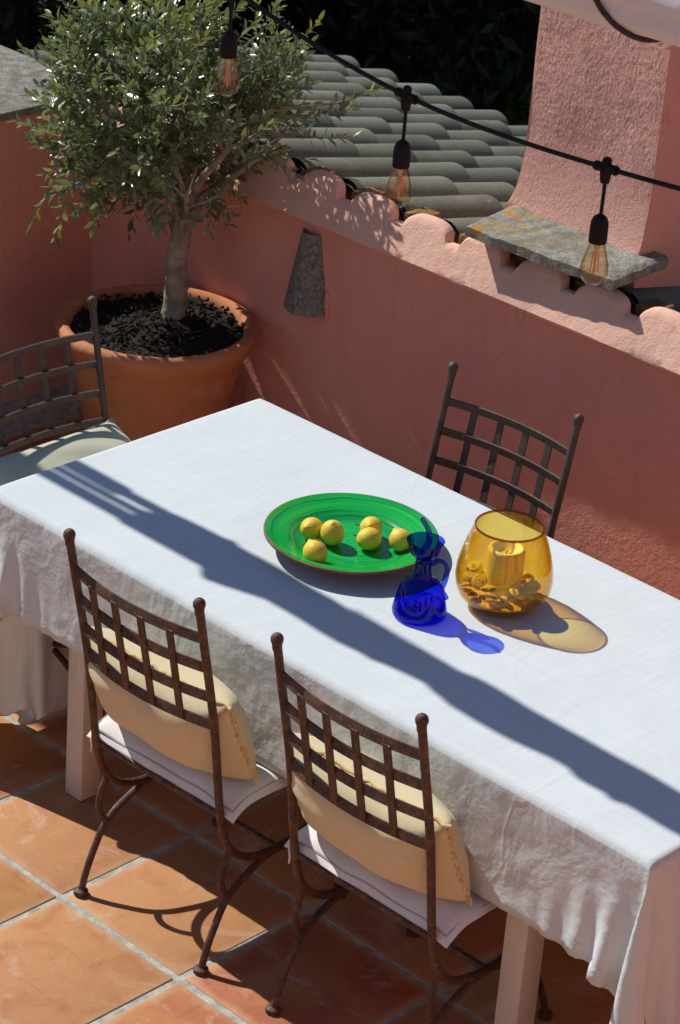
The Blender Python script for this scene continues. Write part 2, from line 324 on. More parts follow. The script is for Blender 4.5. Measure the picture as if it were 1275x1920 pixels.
# ------------------------------------------------------------------ mesh helpers
def mesh(name, vf, mat, parent=None, smooth=True, loc=None, rot=None, angle=40):
    v, f = vf
    me = bpy.data.meshes.new(name); me.from_pydata([tuple(p) for p in v], [], [tuple(q) for q in f]); me.update()
    o = bpy.data.objects.new(name, me); COL.objects.link(o)
    me.materials.append(MAT[mat] if isinstance(mat, str) else mat)
    if smooth:
        for p in me.polygons: p.use_smooth = True
        try: me.set_sharp_from_angle(angle=R(angle))
        except Exception: pass
    if parent is not None: o.parent = parent
    if loc is not None: o.location = loc
    if rot is not None: o.rotation_euler = rot
    return o
def join(*parts):
    V, F = [], []
    for v, f in parts:
        n = len(V); V += list(v); F += [tuple(i + n for i in q) for q in f]
    return V, F
def xf(vf, mat): return [mat @ Vector(p) for p in vf[0]], vf[1]
def tr(x, y, z): return Matrix.Translation((x, y, z))
def box(x0, x1, y0, y1, z0, z1, bev=0.0):
    bm = bmesh.new(); bmesh.ops.create_cube(bm, size=1)
    for v in bm.verts: v.co = ((x0 + x1) / 2 + v.co.x * (x1 - x0), (y0 + y1) / 2 + v.co.y * (y1 - y0), (z0 + z1) / 2 + v.co.z * (z1 - z0))
    if bev: bmesh.ops.bevel(bm, geom=list(bm.edges), offset=bev, segments=2, affect='EDGES', profile=0.5)
    bm.verts.ensure_lookup_table()
    r = [v.co.copy() for v in bm.verts], [[v.index for v in f.verts] for f in bm.faces]; bm.free(); return r
def smooth_path(pts, n=6):
    pts = [Vector(p) for p in pts]; out = []
    P = [pts[0] * 2 - pts[1]] + pts + [pts[-1] * 2 - pts[-2]]
    for i in range(1, len(P) - 2):
        a, b, c, d = P[i - 1], P[i], P[i + 1], P[i + 2]
        for k in range(n):
            t = k / n
            out.append(0.5 * ((2 * b) + (c - a) * t + (2 * a - 5 * b + 4 * c - d) * t * t + (3 * b - a - 3 * c + d) * t ** 3))
    out.append(pts[-1]); return out
def tube(path, rad, seg=8, cap=True, squash=None):
    path = [Vector(p) for p in path]; n = len(path)
    rr = rad if isinstance(rad, (list, tuple)) else [rad] * n
    if len(rr) != n: rr = [rr[0] + (rr[-1] - rr[0]) * i / (n - 1) for i in range(n)]
    V, F = [], []; prev = None
    for i, p in enumerate(path):
        t = (path[min(i + 1, n - 1)] - path[max(i - 1, 0)]).normalized()
        if prev is None:
            up = Vector((0, 0, 1)) if abs(t.z) < 0.9 else Vector((1, 0, 0))
            u = t.cross(up).normalized()
        else: u = (prev - t * prev.dot(t)).normalized()
        prev = u; w_ = t.cross(u)
        for k in range(seg):
            a = 2 * math.pi * k / seg
            V.append(p + (u * math.cos(a) + w_ * math.sin(a)) * rr[i])
    for i in range(n - 1):
        for k in range(seg):
            a, b = i * seg + k, i * seg + (k + 1) % seg
            F.append((a, b, b + seg, a + seg))
    if cap:
        F.append(tuple(range(seg))[::-1]); F.append(tuple((n - 1) * seg + k for k in range(seg)))
    return V, F
def ribbon(path, wv, tv):
    """flat bar: path, half width vector(s), half thickness vector(s)"""
    V, F = [], []; n = len(path)
    for i, p in enumerate(path):
        p = Vector(p); a = Vector(wv(i) if callable(wv) else wv); b = Vector(tv(i) if callable(tv) else tv)
        V += [p - a - b, p + a - b, p + a + b, p - a + b]
    for i in range(n - 1):
        for k in range(4):
            a, b = i * 4 + k, i * 4 + (k + 1) % 4
            F.append((a, b, b + 4, a + 4))
    F.append((3, 2, 1, 0)); F.append(tuple((n - 1) * 4 + k for k in range(4)))
    return V, F
def lathe(prof, seg=48, wob=0.0):
    V, F = [], []; n = len(prof); rings = []
    for (r, z) in prof:
        if r < 1e-6: rings.append([len(V)]); V.append(Vector((0, 0, z)))
        else:
            rings.append(list(range(len(V), len(V) + seg)))
            for k in range(seg):
                a = 2 * math.pi * k / seg; q = r * (1 + wob * math.sin(2 * a + z * 9) + wob * 0.6 * math.sin(3 * a + 1))
                V.append(Vector((q * math.cos(a), q * math.sin(a), z)))
    for i in range(n - 1):
        A, B = rings[i], rings[i + 1]
        for k in range(seg):
            k2 = (k + 1) % seg
            if len(A) == 1 and len(B) == 1: continue
            if len(A) == 1: F.append((A[0], B[k2], B[k]))
            elif len(B) == 1: F.append((A[k], A[k2], B[0]))
            else: F.append((A[k], A[k2], B[k2], B[k]))
    return V, F
def gridsurf(nx, ny, fn, flip=False):
    V = [Vector(fn(i / (nx - 1), j / (ny - 1))) for i in range(nx) for j in range(ny)]
    F = []
    for i in range(nx - 1):
        for j in range(ny - 1):
            q = (i * ny + j, (i + 1) * ny + j, (i + 1) * ny + j + 1, i * ny + j + 1)
            F.append(q[::-1] if flip else q)
    return V, F
def sphere(c, r, seg=14, rings=9, sq=(1, 1, 1)):
    p = [(0 if k in (0, rings) else math.sin(math.pi * k / rings), -math.cos(math.pi * k / rings)) for k in range(rings + 1)]
    v, f = lathe(p, seg)
    return [Vector((c[0] + q.x * r * sq[0], c[1] + q.y * r * sq[1], c[2] + q.z * r * sq[2])) for q in v], f
def empty(name, loc=(0, 0, 0), rz=0.0):
    o = bpy.data.objects.new(name, None); COL.objects.link(o); o.empty_display_size = 0.1
    o.location = loc; o.rotation_euler = (0, 0, rz); return o
def tag(o, label=None, cat=None, group=None, kind=None):
    if label: o['label'] = label
    if cat: o['category'] = cat
    if group: o['group'] = group
    if kind: o['kind'] = kind
    return o
def copy_tree(o, parent=None):
    c = o.copy(); COL.objects.link(c); c.parent = parent
    for ch in list(o.children): copy_tree(ch, c)
    return c
def nz(x, y, z=0.0): return noise.noise((x, y, z))

# ------------------------------------------------------------------ terrain and floor
def terr(u, v):
    x = -60 + 120 * u; y = -60 + 120 * v
    return (x, y, -4.2 + 0.5 * nz(x * 0.12, y * 0.12))
tag(mesh('ground', gridsurf(60, 60, terr), 'earth'), kind='structure')
floor = mesh('floor', box(-1.66, 3.2, -3.4, 0.852, -0.35, -0.0028), 'grout', smooth=False)
tag(floor, kind='structure')
def m_terrace():
    m, t, o = newmat('terrace_paving'); N = NT(t); v = N.coord()
    br = N.n('ShaderNodeTexBrick'); br.offset = 0.0; br.inputs['Scale'].default_value = 1.0
    for k_, val in (('Brick Width', 0.405), ('Row Height', 0.405), ('Mortar Size', 0.0075)): br.inputs[k_].default_value = val
    br.inputs['Color1'].default_value = (0.50, 0.21, 0.08, 1); br.inputs['Color2'].default_value = (0.44, 0.16, 0.065, 1); br.inputs['Mortar'].default_value = (0.38, 0.37, 0.32, 1)
    N.l(v, br.inputs['Vector'])
    c = N.mix(N.ramp(N.noise(v, 4, 5), [(0.4, 0.0), (0.7, 0.5)]), br.outputs['Color'], (0.58, 0.29, 0.11))
    N.l(N.bsdf(c, 0.6, N.bump(N.noise(v, 40, 3), 0.3, 0.004), 0.3).outputs[0], o.inputs[0]); return m
MAT['terrace'] = m_terrace()
tag(mesh('terrace', join(box(3.203, 5.298, -9.0, 0.852, -0.35, -0.001), box(-1.66, 3.2, -9.0, -3.403, -0.35, -0.001)), 'terrace', smooth=False), kind='structure')
TS = 0.405; GAP = 0.0145
tile_meshes = []
for k in range(4):
    h = (TS - GAP) / 2
    vf = box(-h, h, -h, h, -0.02, 0.0, 0.0035)
    rnd = random.Random(k)
    for v in vf[0]:
        if v.z > -0.01:
            v.x += 0.0022 * nz(v.x * 9 + k * 7, v.y * 9); v.y += 0.0022 * nz(v.x * 9, v.y * 9 + k * 5 + 3)
    o = mesh('tile', vf, 'tile', floor, angle=60); tile_meshes.append(o)
first = list(tile_meshes); used = 0
for i in range(-5, 8):
    for j in range(-6, 5):
        cx = 0.18 + TS * (i + 0.5); cyy = -1.137 + TS * (j + 0.5)
        if cx < -1.6 or cx > 3.15 or cyy < -3.3 or cyy > 0.75: continue
        if used < 4: o = first[used]; used += 1
        else:
            o = random.choice(tile_meshes).copy(); COL.objects.link(o)
        o.location = (cx + random.uniform(-.0015, .0015), cyy + random.uniform(-.0015, .0015), random.uniform(-.0008, .0008))
        o.rotation_euler = (random.uniform(-.003, .003), random.uniform(-.003, .003), random.choice((0, 1, 2, 3)) * math.pi / 2 + random.uniform(-.003, .003))

# ------------------------------------------------------------------ back wall with scalloped parapet
YW = 0.85
bw = empty('parapet_wall', (0.7, YW, 0)); tag(bw, 'salmon stucco terrace wall with scalloped top edge below the tiled roof', 'wall')
def inbw(vf): return xf(vf, tr(-0.7, -YW, 0))
def wallface(u, v):
    x = -1.66 + 4.86 * u; z = -0.3 + 1.2 * v
    return (x, YW + 0.004 * nz(x * 2, z * 2), z)
wf = gridsurf(120, 40, wallface)
mesh('wall_face', inbw(join(wf, box(-1.66, 3.2, YW + 0.012, YW + 0.20, -4.2, 0.90))), 'wall', bw)
BUMPS = [-0.655 + 0.2145 * k for k in range(-5, 18)]
SLOT = 0.949
def lip_top(x):
    d = min(abs(x - b) for b in BUMPS)
    k = min(range(len(BUMPS)), key=lambda q: abs(x - BUMPS[q]))
    hw = 0.082 + 0.003 * math.sin(k * 2.1); hh = 0.047 + 0.004 * math.sin(k * 1.7)
    if d >= hw: return SLOT + 0.004 * math.cos((d - 0.107) * 40) - 0.002
    return SLOT + hh * (1 - (d / hw) ** 2.5) ** (1 / 2.3)
ZB = 0.866
def lip_y(z):
    t = (z - ZB) / 0.134
    return 0.797 + 0.07 * max(t, 0)
V, F = [], []
xs = [-1.66 + 0.0055 * i for i in range(int(4.86 / 0.0055) + 1)]
NP = 14
for x in xs:
    zt = lip_top(x)
    col = [(YW + 0.01, ZB + 0.004), (0.803, ZB - 0.001 + 0.003 * nz(x * 5, 1))]
    m_ = 8
    for k in range(m_):
        z = ZB + 0.006 + (zt - 0.008 - ZB - 0.006) * k / (m_ - 1)
        col.append((lip_y(z) + 0.004 * nz(x * 7, z * 9) + 0.0015 * nz(x * 30, z * 30), z))
    yt = lip_y(zt)
    col += [(yt + 0.006, zt - 0.001), (yt + 0.022, zt), (yt + 0.036, zt - 0.006), (yt + 0.04, 0.88)]
    V += [Vector((x, a, b)) for a, b in col]
for i in range(len(xs) - 1):
    for k in range(NP - 1): F.append((i * NP + k, i * NP + k + 1, (i + 1) * NP + k + 1, (i + 1) * NP + k))
mesh('scalloped_parapet', inbw((V, [f[::-1] for f in F])), 'lip', bw, angle=38)
for k, b in enumerate(BUMPS[:-1]):
    c = b + 0.107
    if -1.5 < c < 1.4:
        mesh('drain_mortar', inbw(box(c - 0.034, c + 0.034, 0.912, 1.0, 0.88, 0.958, 0.004)), 'mortar', bw)

# ------------------------------------------------------------------ left wall with coping slabs
lw_ = empty('side_wall', (-1.65, -1.0, 0)); tag(lw_, 'salmon stucco side wall with grey stone coping behind the potted tree', 'wall')
def inlw(vf): return xf(vf, tr(1.65, 1.0, 0))
def lface(u, v):
    y = -3.4 + 4.25 * u; z = -0.3 + 1.27 * v
    return (-1.65 + 0.004 * nz(y * 2, z * 2, 4), y, z)
mesh('wall_face', inlw(join(gridsurf(90, 36, lface, True), box(-2.55, -1.662, -3.4, 0.86, -4.2, 0.97))), 'wall', lw_)
ys = [-3.4, -2.2, -0.95, 0.30, 0.875]
ys = [-3.4, -1.98, -0.55, 0.875]
for a, b in zip(ys[:-1], ys[1:]):
    vf = box(-2.62, -1.605, a + 0.004, b - 0.004, 0.972, 1.0, 0.006)
    for v in vf[0]: v.z += 0.004 * nz(v.x * 3, v.y * 3); v.x += 0.006 * nz(v.y * 6, v.z * 6)
    mesh('coping_slab', inlw(vf), 'coping', lw_, angle=30)

# ------------------------------------------------------------------ unseen house front behind the camera, added for its warm bounce
hs = empty('house', (5.3, -2.5, 0)); tag(hs, 'salmon stucco house front behind the camera, unseen, added for warm bounce onto the terrace', 'house')
HX = 5.3; openings = [(-5.6, -4.5, 0.0, 2.1), (-2.9, -1.9, 0.9, 2.1), (-0.6, 0.4, 0.9, 2.1)]
yb_ = sorted({-8.0, 2.0, *[o_[0] for o_ in openings], *[o_[1] for o_ in openings]}); zb_ = sorted({-0.35, 2.8, *[o_[2] for o_ in openings], *[o_[3] for o_ in openings]})
cells = []
for y0, y1 in zip(yb_[:-1], yb_[1:]):
    for z0, z1 in zip(zb_[:-1], zb_[1:]):
        if any(o_[0] <= y0 and y1 <= o_[1] and o_[2] <= z0 and z1 <= o_[3] for o_ in openings): continue
        cells.append(box(0, 0.28, y0 + 2.5, y1 + 2.5, z0, z1))
mesh('wall', join(*cells), 'wall', hs, smooth=False)
for y0, y1, z0, z1 in openings:
    nm = 'door' if z0 == 0 else 'window'
    a0, a1 = y0 + 2.5, y1 + 2.5
    fr_ = mesh(nm, join(box(0.12, 0.17, a0 + .002, a0 + .06, z0, z1 - .002), box(0.12, 0.17, a1 - .06, a1 - .002, z0, z1 - .002), box(0.121, 0.169, a0 + .06, a1 - .06, z1 - .062, z1 - .002), box(0.121, 0.169, a0 + .06, a1 - .06, z0 + .002, z0 + .06), box(0.122, 0.168, (a0 + a1) / 2 - .02, (a0 + a1) / 2 + .02, z0 + .06, z1 - .062)), 'legp', hs, smooth=False)
    mesh('pane', box(0.14, 0.146, a0 + .06, a1 - .06, z0 + .06, z1 - .062), 'rubber', fr_, smooth=False)
    if nm == 'window': mesh('sill', box(-0.05, 0.12, a0 - .05, a1 + .05, z0 - .05, z0 - .002, .004), 'coping', fr_)

# ------------------------------------------------------------------ tiled roof
SL = 0.262; ang = math.atan(SL)
roof = empty('tile_roof', (0, 0.87, 0.9)); tag(roof, 'sloping roof of weathered grey-green barrel tiles behind the parapet', 'roof')
def roofz(y): return 1.0 - SL * (y - 0.87)
def half_barrel(r0, r1, L, th=0.013, seg=12, arc=math.pi, up=1):
    """axis along +Y from 0 (upper, r0) to L (lower, r1), top of barrel at z = 0 line"""
    V, F = [], []; nr = 5
    for shell in (0, 1):
        for i in range(nr):
            t = i / (nr - 1); r = r0 + (r1 - r0) * t - (th if shell else 0)
            for k in range(seg + 1):
                a = math.pi / 2 + arc * (k / seg - 0.5)
                V.append(Vector((r * math.cos(a), L * t, up * (r * math.sin(a)))))
    S = nr * (seg + 1)
    for sh in (0, 1):
        for i in range(nr - 1):
            for k in range(seg):
                q = [sh * S + i * (seg + 1) + k, sh * S + i * (seg + 1) + k + 1, sh * S + (i + 1) * (seg + 1) + k + 1, sh * S + (i + 1) * (seg + 1) + k]
                F.append(tuple(q[::-1]) if sh == 0 else tuple(q))
    for k in range(seg):
        a = (nr - 1) * (seg + 1) + k; F.append((a, a + 1, a + 1 + S, a + S))
    for i in range(nr - 1):
        for k in (0, seg):
            a = i * (seg + 1) + k; F.append((a, a + seg + 1, a + seg + 1 + S, a + S))
    return V, F
proto_b = mesh('barrel_tile', half_barrel(0.074, 0.092, 0.43, th=0.017), 'roof', roof, angle=50)
proto_c = mesh('channel_tile', half_barrel(0.085, 0.07, 0.46, up=-1, arc=2.4, seg=8), 'roof', roof, angle=50)
EXPO = 0.305; fb = fc = True
rows = [-0.655 + 0.2145 * k for k in range(-12, 10)]
rt = random.Random(3)
for X in rows:
    ystart = 0.875
    if X < -2.05: ystart = 0.9 + (-2.05 - X) / 0.42
    off = rt.uniform(-0.03, 0.03)
    k = 0
    yend = 1.375 + off
    while yend < 3.35:
        y0 = yend - 0.43
        if yend > ystart + 0.12:
            e_ = min(yend, 3.24 + rt.uniform(-.01, .01)) if yend > 3.2 else yend
            if fb: o = proto_b; fb = False
            else: o = proto_b.copy(); COL.objects.link(o)
            yy = max(e_ - 0.43, 0.874)
            s_ = (e_ - yy) / 0.43
            # lower end rides on the tile below
            o.location = (X + rt.uniform(-.004, .004), yy - 0.87, roofz(yy) - 0.9 - 0.091 + 0.004)
            o.rotation_euler = (-ang + 0.030, rt.uniform(-.05, .05), rt.uniform(-.025, .025)); o.scale = (1, s_ / math.cos(ang), 1)
        yend += EXPO + rt.uniform(-0.02, 0.02); k += 1
    y = max(ystart, 0.96)
    while y < 3.0:
        if fc: o = proto_c; fc = False
        else: o = proto_c.copy(); COL.objects.link(o)
        o.location = (X + 0.107, y - 0.87, roofz(y) - 0.9 - 0.045); o.rotation_euler = (-ang + 0.01, 0, rt.uniform(-.01, .01))
        y += 0.36
deck = [(1.6, .88), (-2.05, .88), (-3.05, 3.22), (1.6, 3.22)]
top = [Vector((x, y - 0.87, roofz(y) - 0.9 - 0.105)) for x, y in deck]
bot = [Vector((x, y - 0.87, -1.2)) for x, y in deck]
mesh('roof_deck', (top + bot, [(0, 1, 2, 3), (0, 4, 5, 1), (1, 5, 6, 2), (2, 6, 7, 3), (3, 7, 4, 0)]), 'mortar', roof, smooth=False)
# ------------------------------------------------------------------ chimney with stone ledge
ch = empty('chimney', (0.16, 1.2, 0.8), R(-3.0)); tag(ch, 'rough salmon stucco chimney rising behind the parapet above a stone ledge', 'chimney')
CX0, CX1, CY0, CY1 = -0.052, 0.418, 1.045, 1.65
def flare(z): return 0.026 * math.exp(-max(z - 1.05, 0) / 0.06)
def cface(kind):
    def fn(u, v):
        z = 0.8 + 1.9 * v ** 1.4; f_ = flare(z) if kind != 'r' else flare(z) * 0.15
        if kind == 'f': x = CX0 - flare(z) * 1.0 + (CX1 - CX0 + flare(z) * 1.0) * u; y = CY0 - flare(z) * 0.9; return (x - 0.16 + 0.003 * nz(z * 6, 3), y - 1.2 + 0.004 * nz(x * 6, z * 6), z - 0.8)
        if kind == 'r': return (CX1 - 0.16 + 0.003 * nz(z * 6, u * 5), CY0 - flare(z) * 0.9 + (CY1 - CY0 + flare(z) * .9) * u - 1.2, z - 0.8)
        if kind == 'l': return (CX0 - flare(z) - 0.16 + 0.003 * nz(z * 6, 3), CY0 - flare(z) * 0.9 + (CY1 - CY0 + flare(z) * .9) * u - 1.2, z - 0.8)
        if kind == 'b': return (CX0 - flare(z) + (CX1 - CX0 + flare(z) * 1.0) * u - 0.16, CY1 - 1.2, z - 0.8)
    return fn
def relief(u, v):
    p = Vector(cface('f')(u, v)); z = p.z + 0.8
    if min(u, 1 - u) < 0.012: return p
    a = 0.35 * math.sin(p.x * 9 + z * 4) + 0.5 * nz(p.x * 3, z * 3, 8)          # trowel direction wanders
    ca, sa = math.cos(a), math.sin(a); q1 = p.x * ca + z * sa; q2 = -p.x * sa + z * ca
    k_ = 0.35 + 0.65 * min(max((z - 1.12) / 0.25, 0), 1)                          # smoother near the foot
    d = abs(nz(q1 * 135, q2 * 62, 2)) + 0.6 * nz(q1 * 215, q2 * 120, 5) + 0.35 * nz(p.x * 30, z * 30, 9)
    return (p.x, p.y - 0.0017 * k_ * d, p.z)
mesh('stack_front', gridsurf(190, 420, relief), 'chimney', ch, angle=180)
sr = mesh('stack_side', join(gridsurf(30, 90, cface('r')), gridsurf(30, 90, cface('l'), True), gridsurf(6, 90, cface('b'), True), box(CX0 - .20, CX1 - .12, CY0 - 1.23, CY1 - 1.17, 1.9, 1.96)), 'wall', ch, angle=60)
lg = [(-0.014, 0.786), (0.494, 0.809), (0.475, 1.07), (-0.06, 1.06)]
vf = box(0, 1, 0, 1, 0, 1, 0.03)
bm = bmesh.new()
bmesh.ops.create_grid(bm, x_segments=30, y_segments=14, size=0.5)
LV, LF = [], []
def ledge_pt(u, v, z):
    a = Vector(lg[0]).lerp(Vector(lg[1]), u); b = Vector(lg[3]).lerp(Vector(lg[2]), u); p = a.lerp(b, v)
    ed = min(v, u, 1 - u) < 0.02
    j = 0.0035 if ed else 0.0
    return Vector((p.x + j * nz(v * 9, u * 9, z * 30), p.y + j * nz(u * 14, 2, z * 40), z))
def lp_top(u, v):
    z = 1.05 + 0.004 * nz(u * 8, v * 5) + 0.003 * nz(u * 22, v * 12) - (0.007 if min(v, u, 1 - u) < 0.01 else 0)
    return ledge_pt(u, v, z)
bm.free()
t_ = gridsurf(44, 20, lp_top)
b_ = gridsurf(44, 20, lambda u, v: ledge_pt(u, v, 1.016 + 0.003 * nz(u * 9, v * 5, 3)), True)
n = len(t_[0]); side = []
for i in range(43):
    side.append((i * 20, n + i * 20, n + (i + 1) * 20, (i + 1) * 20)); side.append((i * 20 + 19, (i + 1) * 20 + 19, n + (i + 1) * 20 + 19, n + i * 20 + 19))
for j in range(19):
    side.append((j, j + 1, n + j + 1, n + j)); side.append((43 * 20 + j, n + 43 * 20 + j, n + 43 * 20 + j + 1, 43 * 20 + j + 1))
LVF = (t_[0] + b_[0], t_[1] + [tuple(i + n for i in f) for f in b_[1]] + side)
led = mesh('stone_ledge', xf(LVF, tr(0, -0.9, -1.02)), 'ledge', ch, angle=45); led.location = (-0.16, -0.3, 0.22); led.rotation_euler = (0, 0, R(3.0))

# ------------------------------------------------------------------ clay wall lamp (tapered half tile)
wl = empty('wall_lamp', (-0.665, YW, 0.57)); tag(wl, 'tapered half-round grey clay wall lamp under the parapet', 'wall lamp')
def lampfn(rr):
    def fn(u, v):
        a = math.pi * u; z = 0.012 + 0.236 * v; r = (0.083 - 0.047 * v) * rr
        return (-r * math.cos(a), -0.8 * r * math.sin(a) + 0.002, z - 0.012 * math.sin(a) * (1 - v))
    return fn
a_ = gridsurf(17, 12, lampfn(1.0)); c_ = gridsurf(17, 12, lampfn(0.86), True)
n = len(a_[0]); rim = []
for i in range(16):
    rim.append((i * 12, n + i * 12, n + (i + 1) * 12, (i + 1) * 12)); rim.append((i * 12 + 11, (i + 1) * 12 + 11, n + (i + 1) * 12 + 11, n + i * 12 + 11))
mesh('lamp_shade', (a_[0] + c_[0], a_[1] + [tuple(q + n for q in f) for f in c_[1]] + rim), 'lampg', wl, angle=50)
mesh('plaster_joint', join(box(0.072, 0.09, -0.008, 0.004, 0.0, 0.08, 0.002)), 'wall', wl)

# ------------------------------------------------------------------ pot and olive tree
POT = Vector((-0.985, 0.535, 0))
pot = empty('flower_pot', POT); tag(pot, 'large terracotta flower pot with thick rim in the terrace corner', 'flower pot')
prof = [(0, 0.0), (0.165, 0.0), (0.172, 0.01), (0.20, 0.12), (0.228, 0.24), (0.252, 0.345), (0.262, 0.385), (0.264, 0.395), (0.268, 0.40), (0.268, 0.412), (0.275, 0.418), (0.283, 0.43), (0.292, 0.448), (0.303, 0.466), (0.307, 0.482), (0.302, 0.496), (0.288, 0.503), (0.272, 0.498), (0.262, 0.484), (0.258, 0.45), (0.25, 0.40), (0.20, 0.38), (0, 0.38)]
mesh('pot_body', lathe(prof, 72, 0.004), 'pot', pot, angle=60)
def soilfn(u, v):
    a = 2 * math.pi * u; r = 0.261 * v
    x, y = r * math.cos(a), r * math.sin(a)
    return (x, y, 0.474 + 0.014 * (1 - v) + 0.02 * nz(x * 14, y * 14) + 0.012 * nz(x * 45, y * 45, 2))
mesh('soil', gridsurf(90, 40, soilfn), 'soil', pot)
# bark chips on the soil: real pieces
cp = []
rs = random.Random(11)
for k in range(420):
    a, r = rs.uniform(0, 6.28), 0.25 * math.sqrt(rs.random()); x, y = r * math.cos(a), r * math.sin(a)
    s_ = rs.uniform(0.0025, 0.007)
    cp.append(xf(box(-s_, s_, -s_ * .5, s_ * .5, -.003, .004), tr(x, y, 0.484 + 0.02 * nz(x * 14, y * 14) + 0.010) @ Euler((rs.uniform(-.6, .6), rs.uniform(-.6, .6), a * 3)).to_matrix().to_4x4()))
tag(mesh('bark_chips', join(*cp), 'soil', pot, smooth=False), kind='stuff')

TB = Vector((-1.012, 0.627, 0.478))
tree = empty('olive_tree', TB); tag(tree, 'small round-headed olive tree with pale trunk growing in the terracotta pot', 'tree')
tp = smooth_path([(0, 0, -0.02), (0.004, 0.0, 0.10), (0.0, 0.002, 0.2), (0.010, 0.006, 0.28), (0.014, 0.008, 0.36)], 5)
trr = [0.042 - 0.010 * min(i / 8, 1) + 0.001 * math.sin(i * 1.7) for i in range(len(tp))]
tv, tf = tube(tp, trr, 18)
for v in tv:
    v += Vector((nz(v.x * 30, v.y * 30, v.z * 9), nz(v.x * 30 + 9, v.y * 30, v.z * 9), 0)) * 0.006
mesh('trunk', (tv, tf), 'bark', tree)
CC = Vector((-0.035, -0.04, 0.668)); CR = Vector((0.385, 0.385, 0.30))
rb = random.Random(5)
def incrown(p, s=1.0):
    q = Vector(((p.x - CC.x) / CR.x, (p.y - CC.y) / CR.y, (p.z - CC.z) / CR.z))
    k = 1 + 0.16 * nz(q.x * 1.9 + 3, q.y * 1.9, q.z * 1.9)
    return q.length / k < s
limbs = []
ends = []
for k in range(9):
    a = k * 2 * math.pi / 9 + rb.uniform(-.25, .25); el = rb.uniform(0.35, 1.2)
    d = Vector((math.cos(a) * math.cos(el), math.sin(a) * math.cos(el), math.sin(el)))
    L = rb.uniform(0.26, 0.36)
    p0 = Vector((0.012, 0.007, 0.27 + 0.08 * rb.random()))
    pts = [p0, p0 + d * L * 0.35 + Vector((0, 0, 0.02)), p0 + d * L * 0.7 + Vector((rb.uniform(-.03, .03), rb.uniform(-.03, .03), 0.05)), p0 + d * L + Vector((rb.uniform(-.04, .04), rb.uniform(-.04, .04), 0.09))]
    path = smooth_path(pts, 4)
    limbs.append(tube(path, [0.016, 0.005], 7)); ends.append(path)
    for q in range(4):
        i = rb.randint(4, len(path) - 1); b0 = path[i]
        d2 = (d + Vector((rb.uniform(-1, 1), rb.uniform(-1, 1), rb.uniform(-.4, .9)))).normalized(); L2 = rb.uniform(0.1, 0.2)
        pth = smooth_path([b0, b0 + d2 * L2 * .5 + Vector((0, 0, .01)), b0 + d2 * L2 + Vector((0, 0, .03))], 3)
        limbs.append(tube(pth, [0.006, 0.002], 5)); ends.append(pth)
for k, l_ in enumerate(limbs[:]):
    pass
big = [limbs[i] for i in range(0, len(limbs), 5)]
for l_ in big: mesh('limb', l_, 'bark', tree)
mesh('branches', join(*[l_ for i, l_ in enumerate(limbs) if i % 5]), 'bark', tree)
# twigs with narrow leaves
def leaf_mesh(L, W):
    c = 0.0016 + 0.1 * W
    return [Vector((0, 0, 0)), Vector((-W * .75, L * .33, c)), Vector((0, L * .36, -c * .6)), Vector((W * .75, L * .33, c)), Vector((-W * .62, L * .68, c)), Vector((0, L * .70, -c)), Vector((W * .62, L * .68, c)), Vector((0, L, -c * 2.5))], \
           [(0, 2, 1), (0, 3, 2), (1, 2, 5, 4), (2, 3, 6, 5), (4, 5, 7), (5, 6, 7)]
LM = leaf_mesh(1.0, 0.25)
LV0 = np.array([list(v) for v in LM[0]])
old_v, old_f, yng_v, yng_f, tw = [], [], [], [], []
front = []
camdir = (CAM - (TB + CC)).normalized()
def place_leaf(p, d, nrm, L, young):
    y = d.normalized(); x = y.cross(nrm)
    if x.length < 1e-4: x = y.cross(Vector((0.3, 0.5, 0.8)))
    x.normalize(); z = x.cross(y)
    Mx = np.array([list(x), list(y), list(z)]) * L
    pts = LV0 @ Mx + np.array(list(p))
    V_, F_ = (yng_v, yng_f) if young else (old_v, old_f)
    n = len(V_); V_.extend(pts.tolist()); F_.extend([tuple(i + n for i in f) for f in LM[1]])
def place_or_keep(p, d, nrm, L, young):
    y = d.normalized(); x = y.cross(nrm)
    if x.length < 1e-4: return
    x.normalize(); z = x.cross(y)
    front.append((p, x, y, z, L, young, (TB + p - CAM).length - 2.2 * abs(z.dot(camdir)) * L - 3 * L))
    return
ntw = 0; tries = 0
extra = [(Vector((0.30, 0.26, 0.68)), Vector((0.8, 0.5, 0.35))), (Vector((0.27, 0.28, 0.60)), Vector((0.85, 0.5, 0.15))), (Vector((0.21, 0.22, 0.86)), Vector((0.5, 0.4, .8))),
         (Vector((-0.30, -0.22, 0.96)), Vector((-.4, -.2, .9))), (Vector((-0.02, 0.10, 1.03)), Vector((0, 0, 1))), (Vector((-.34, -.12, .86)), Vector((-.5, -.1, .9))),
         (Vector((-0.17, -0.36, 0.44)), Vector((-.1, -.4, -.8))), (Vector((0.12, 0.2, 0.92)), Vector((.3, .3, .9))), (Vector((-.12, -.34, .42)), Vector((.1, -.3, -.8))),(Vector((0.35, 0.31, 0.73)), Vector((0.8, 0.5, 0.45)))]
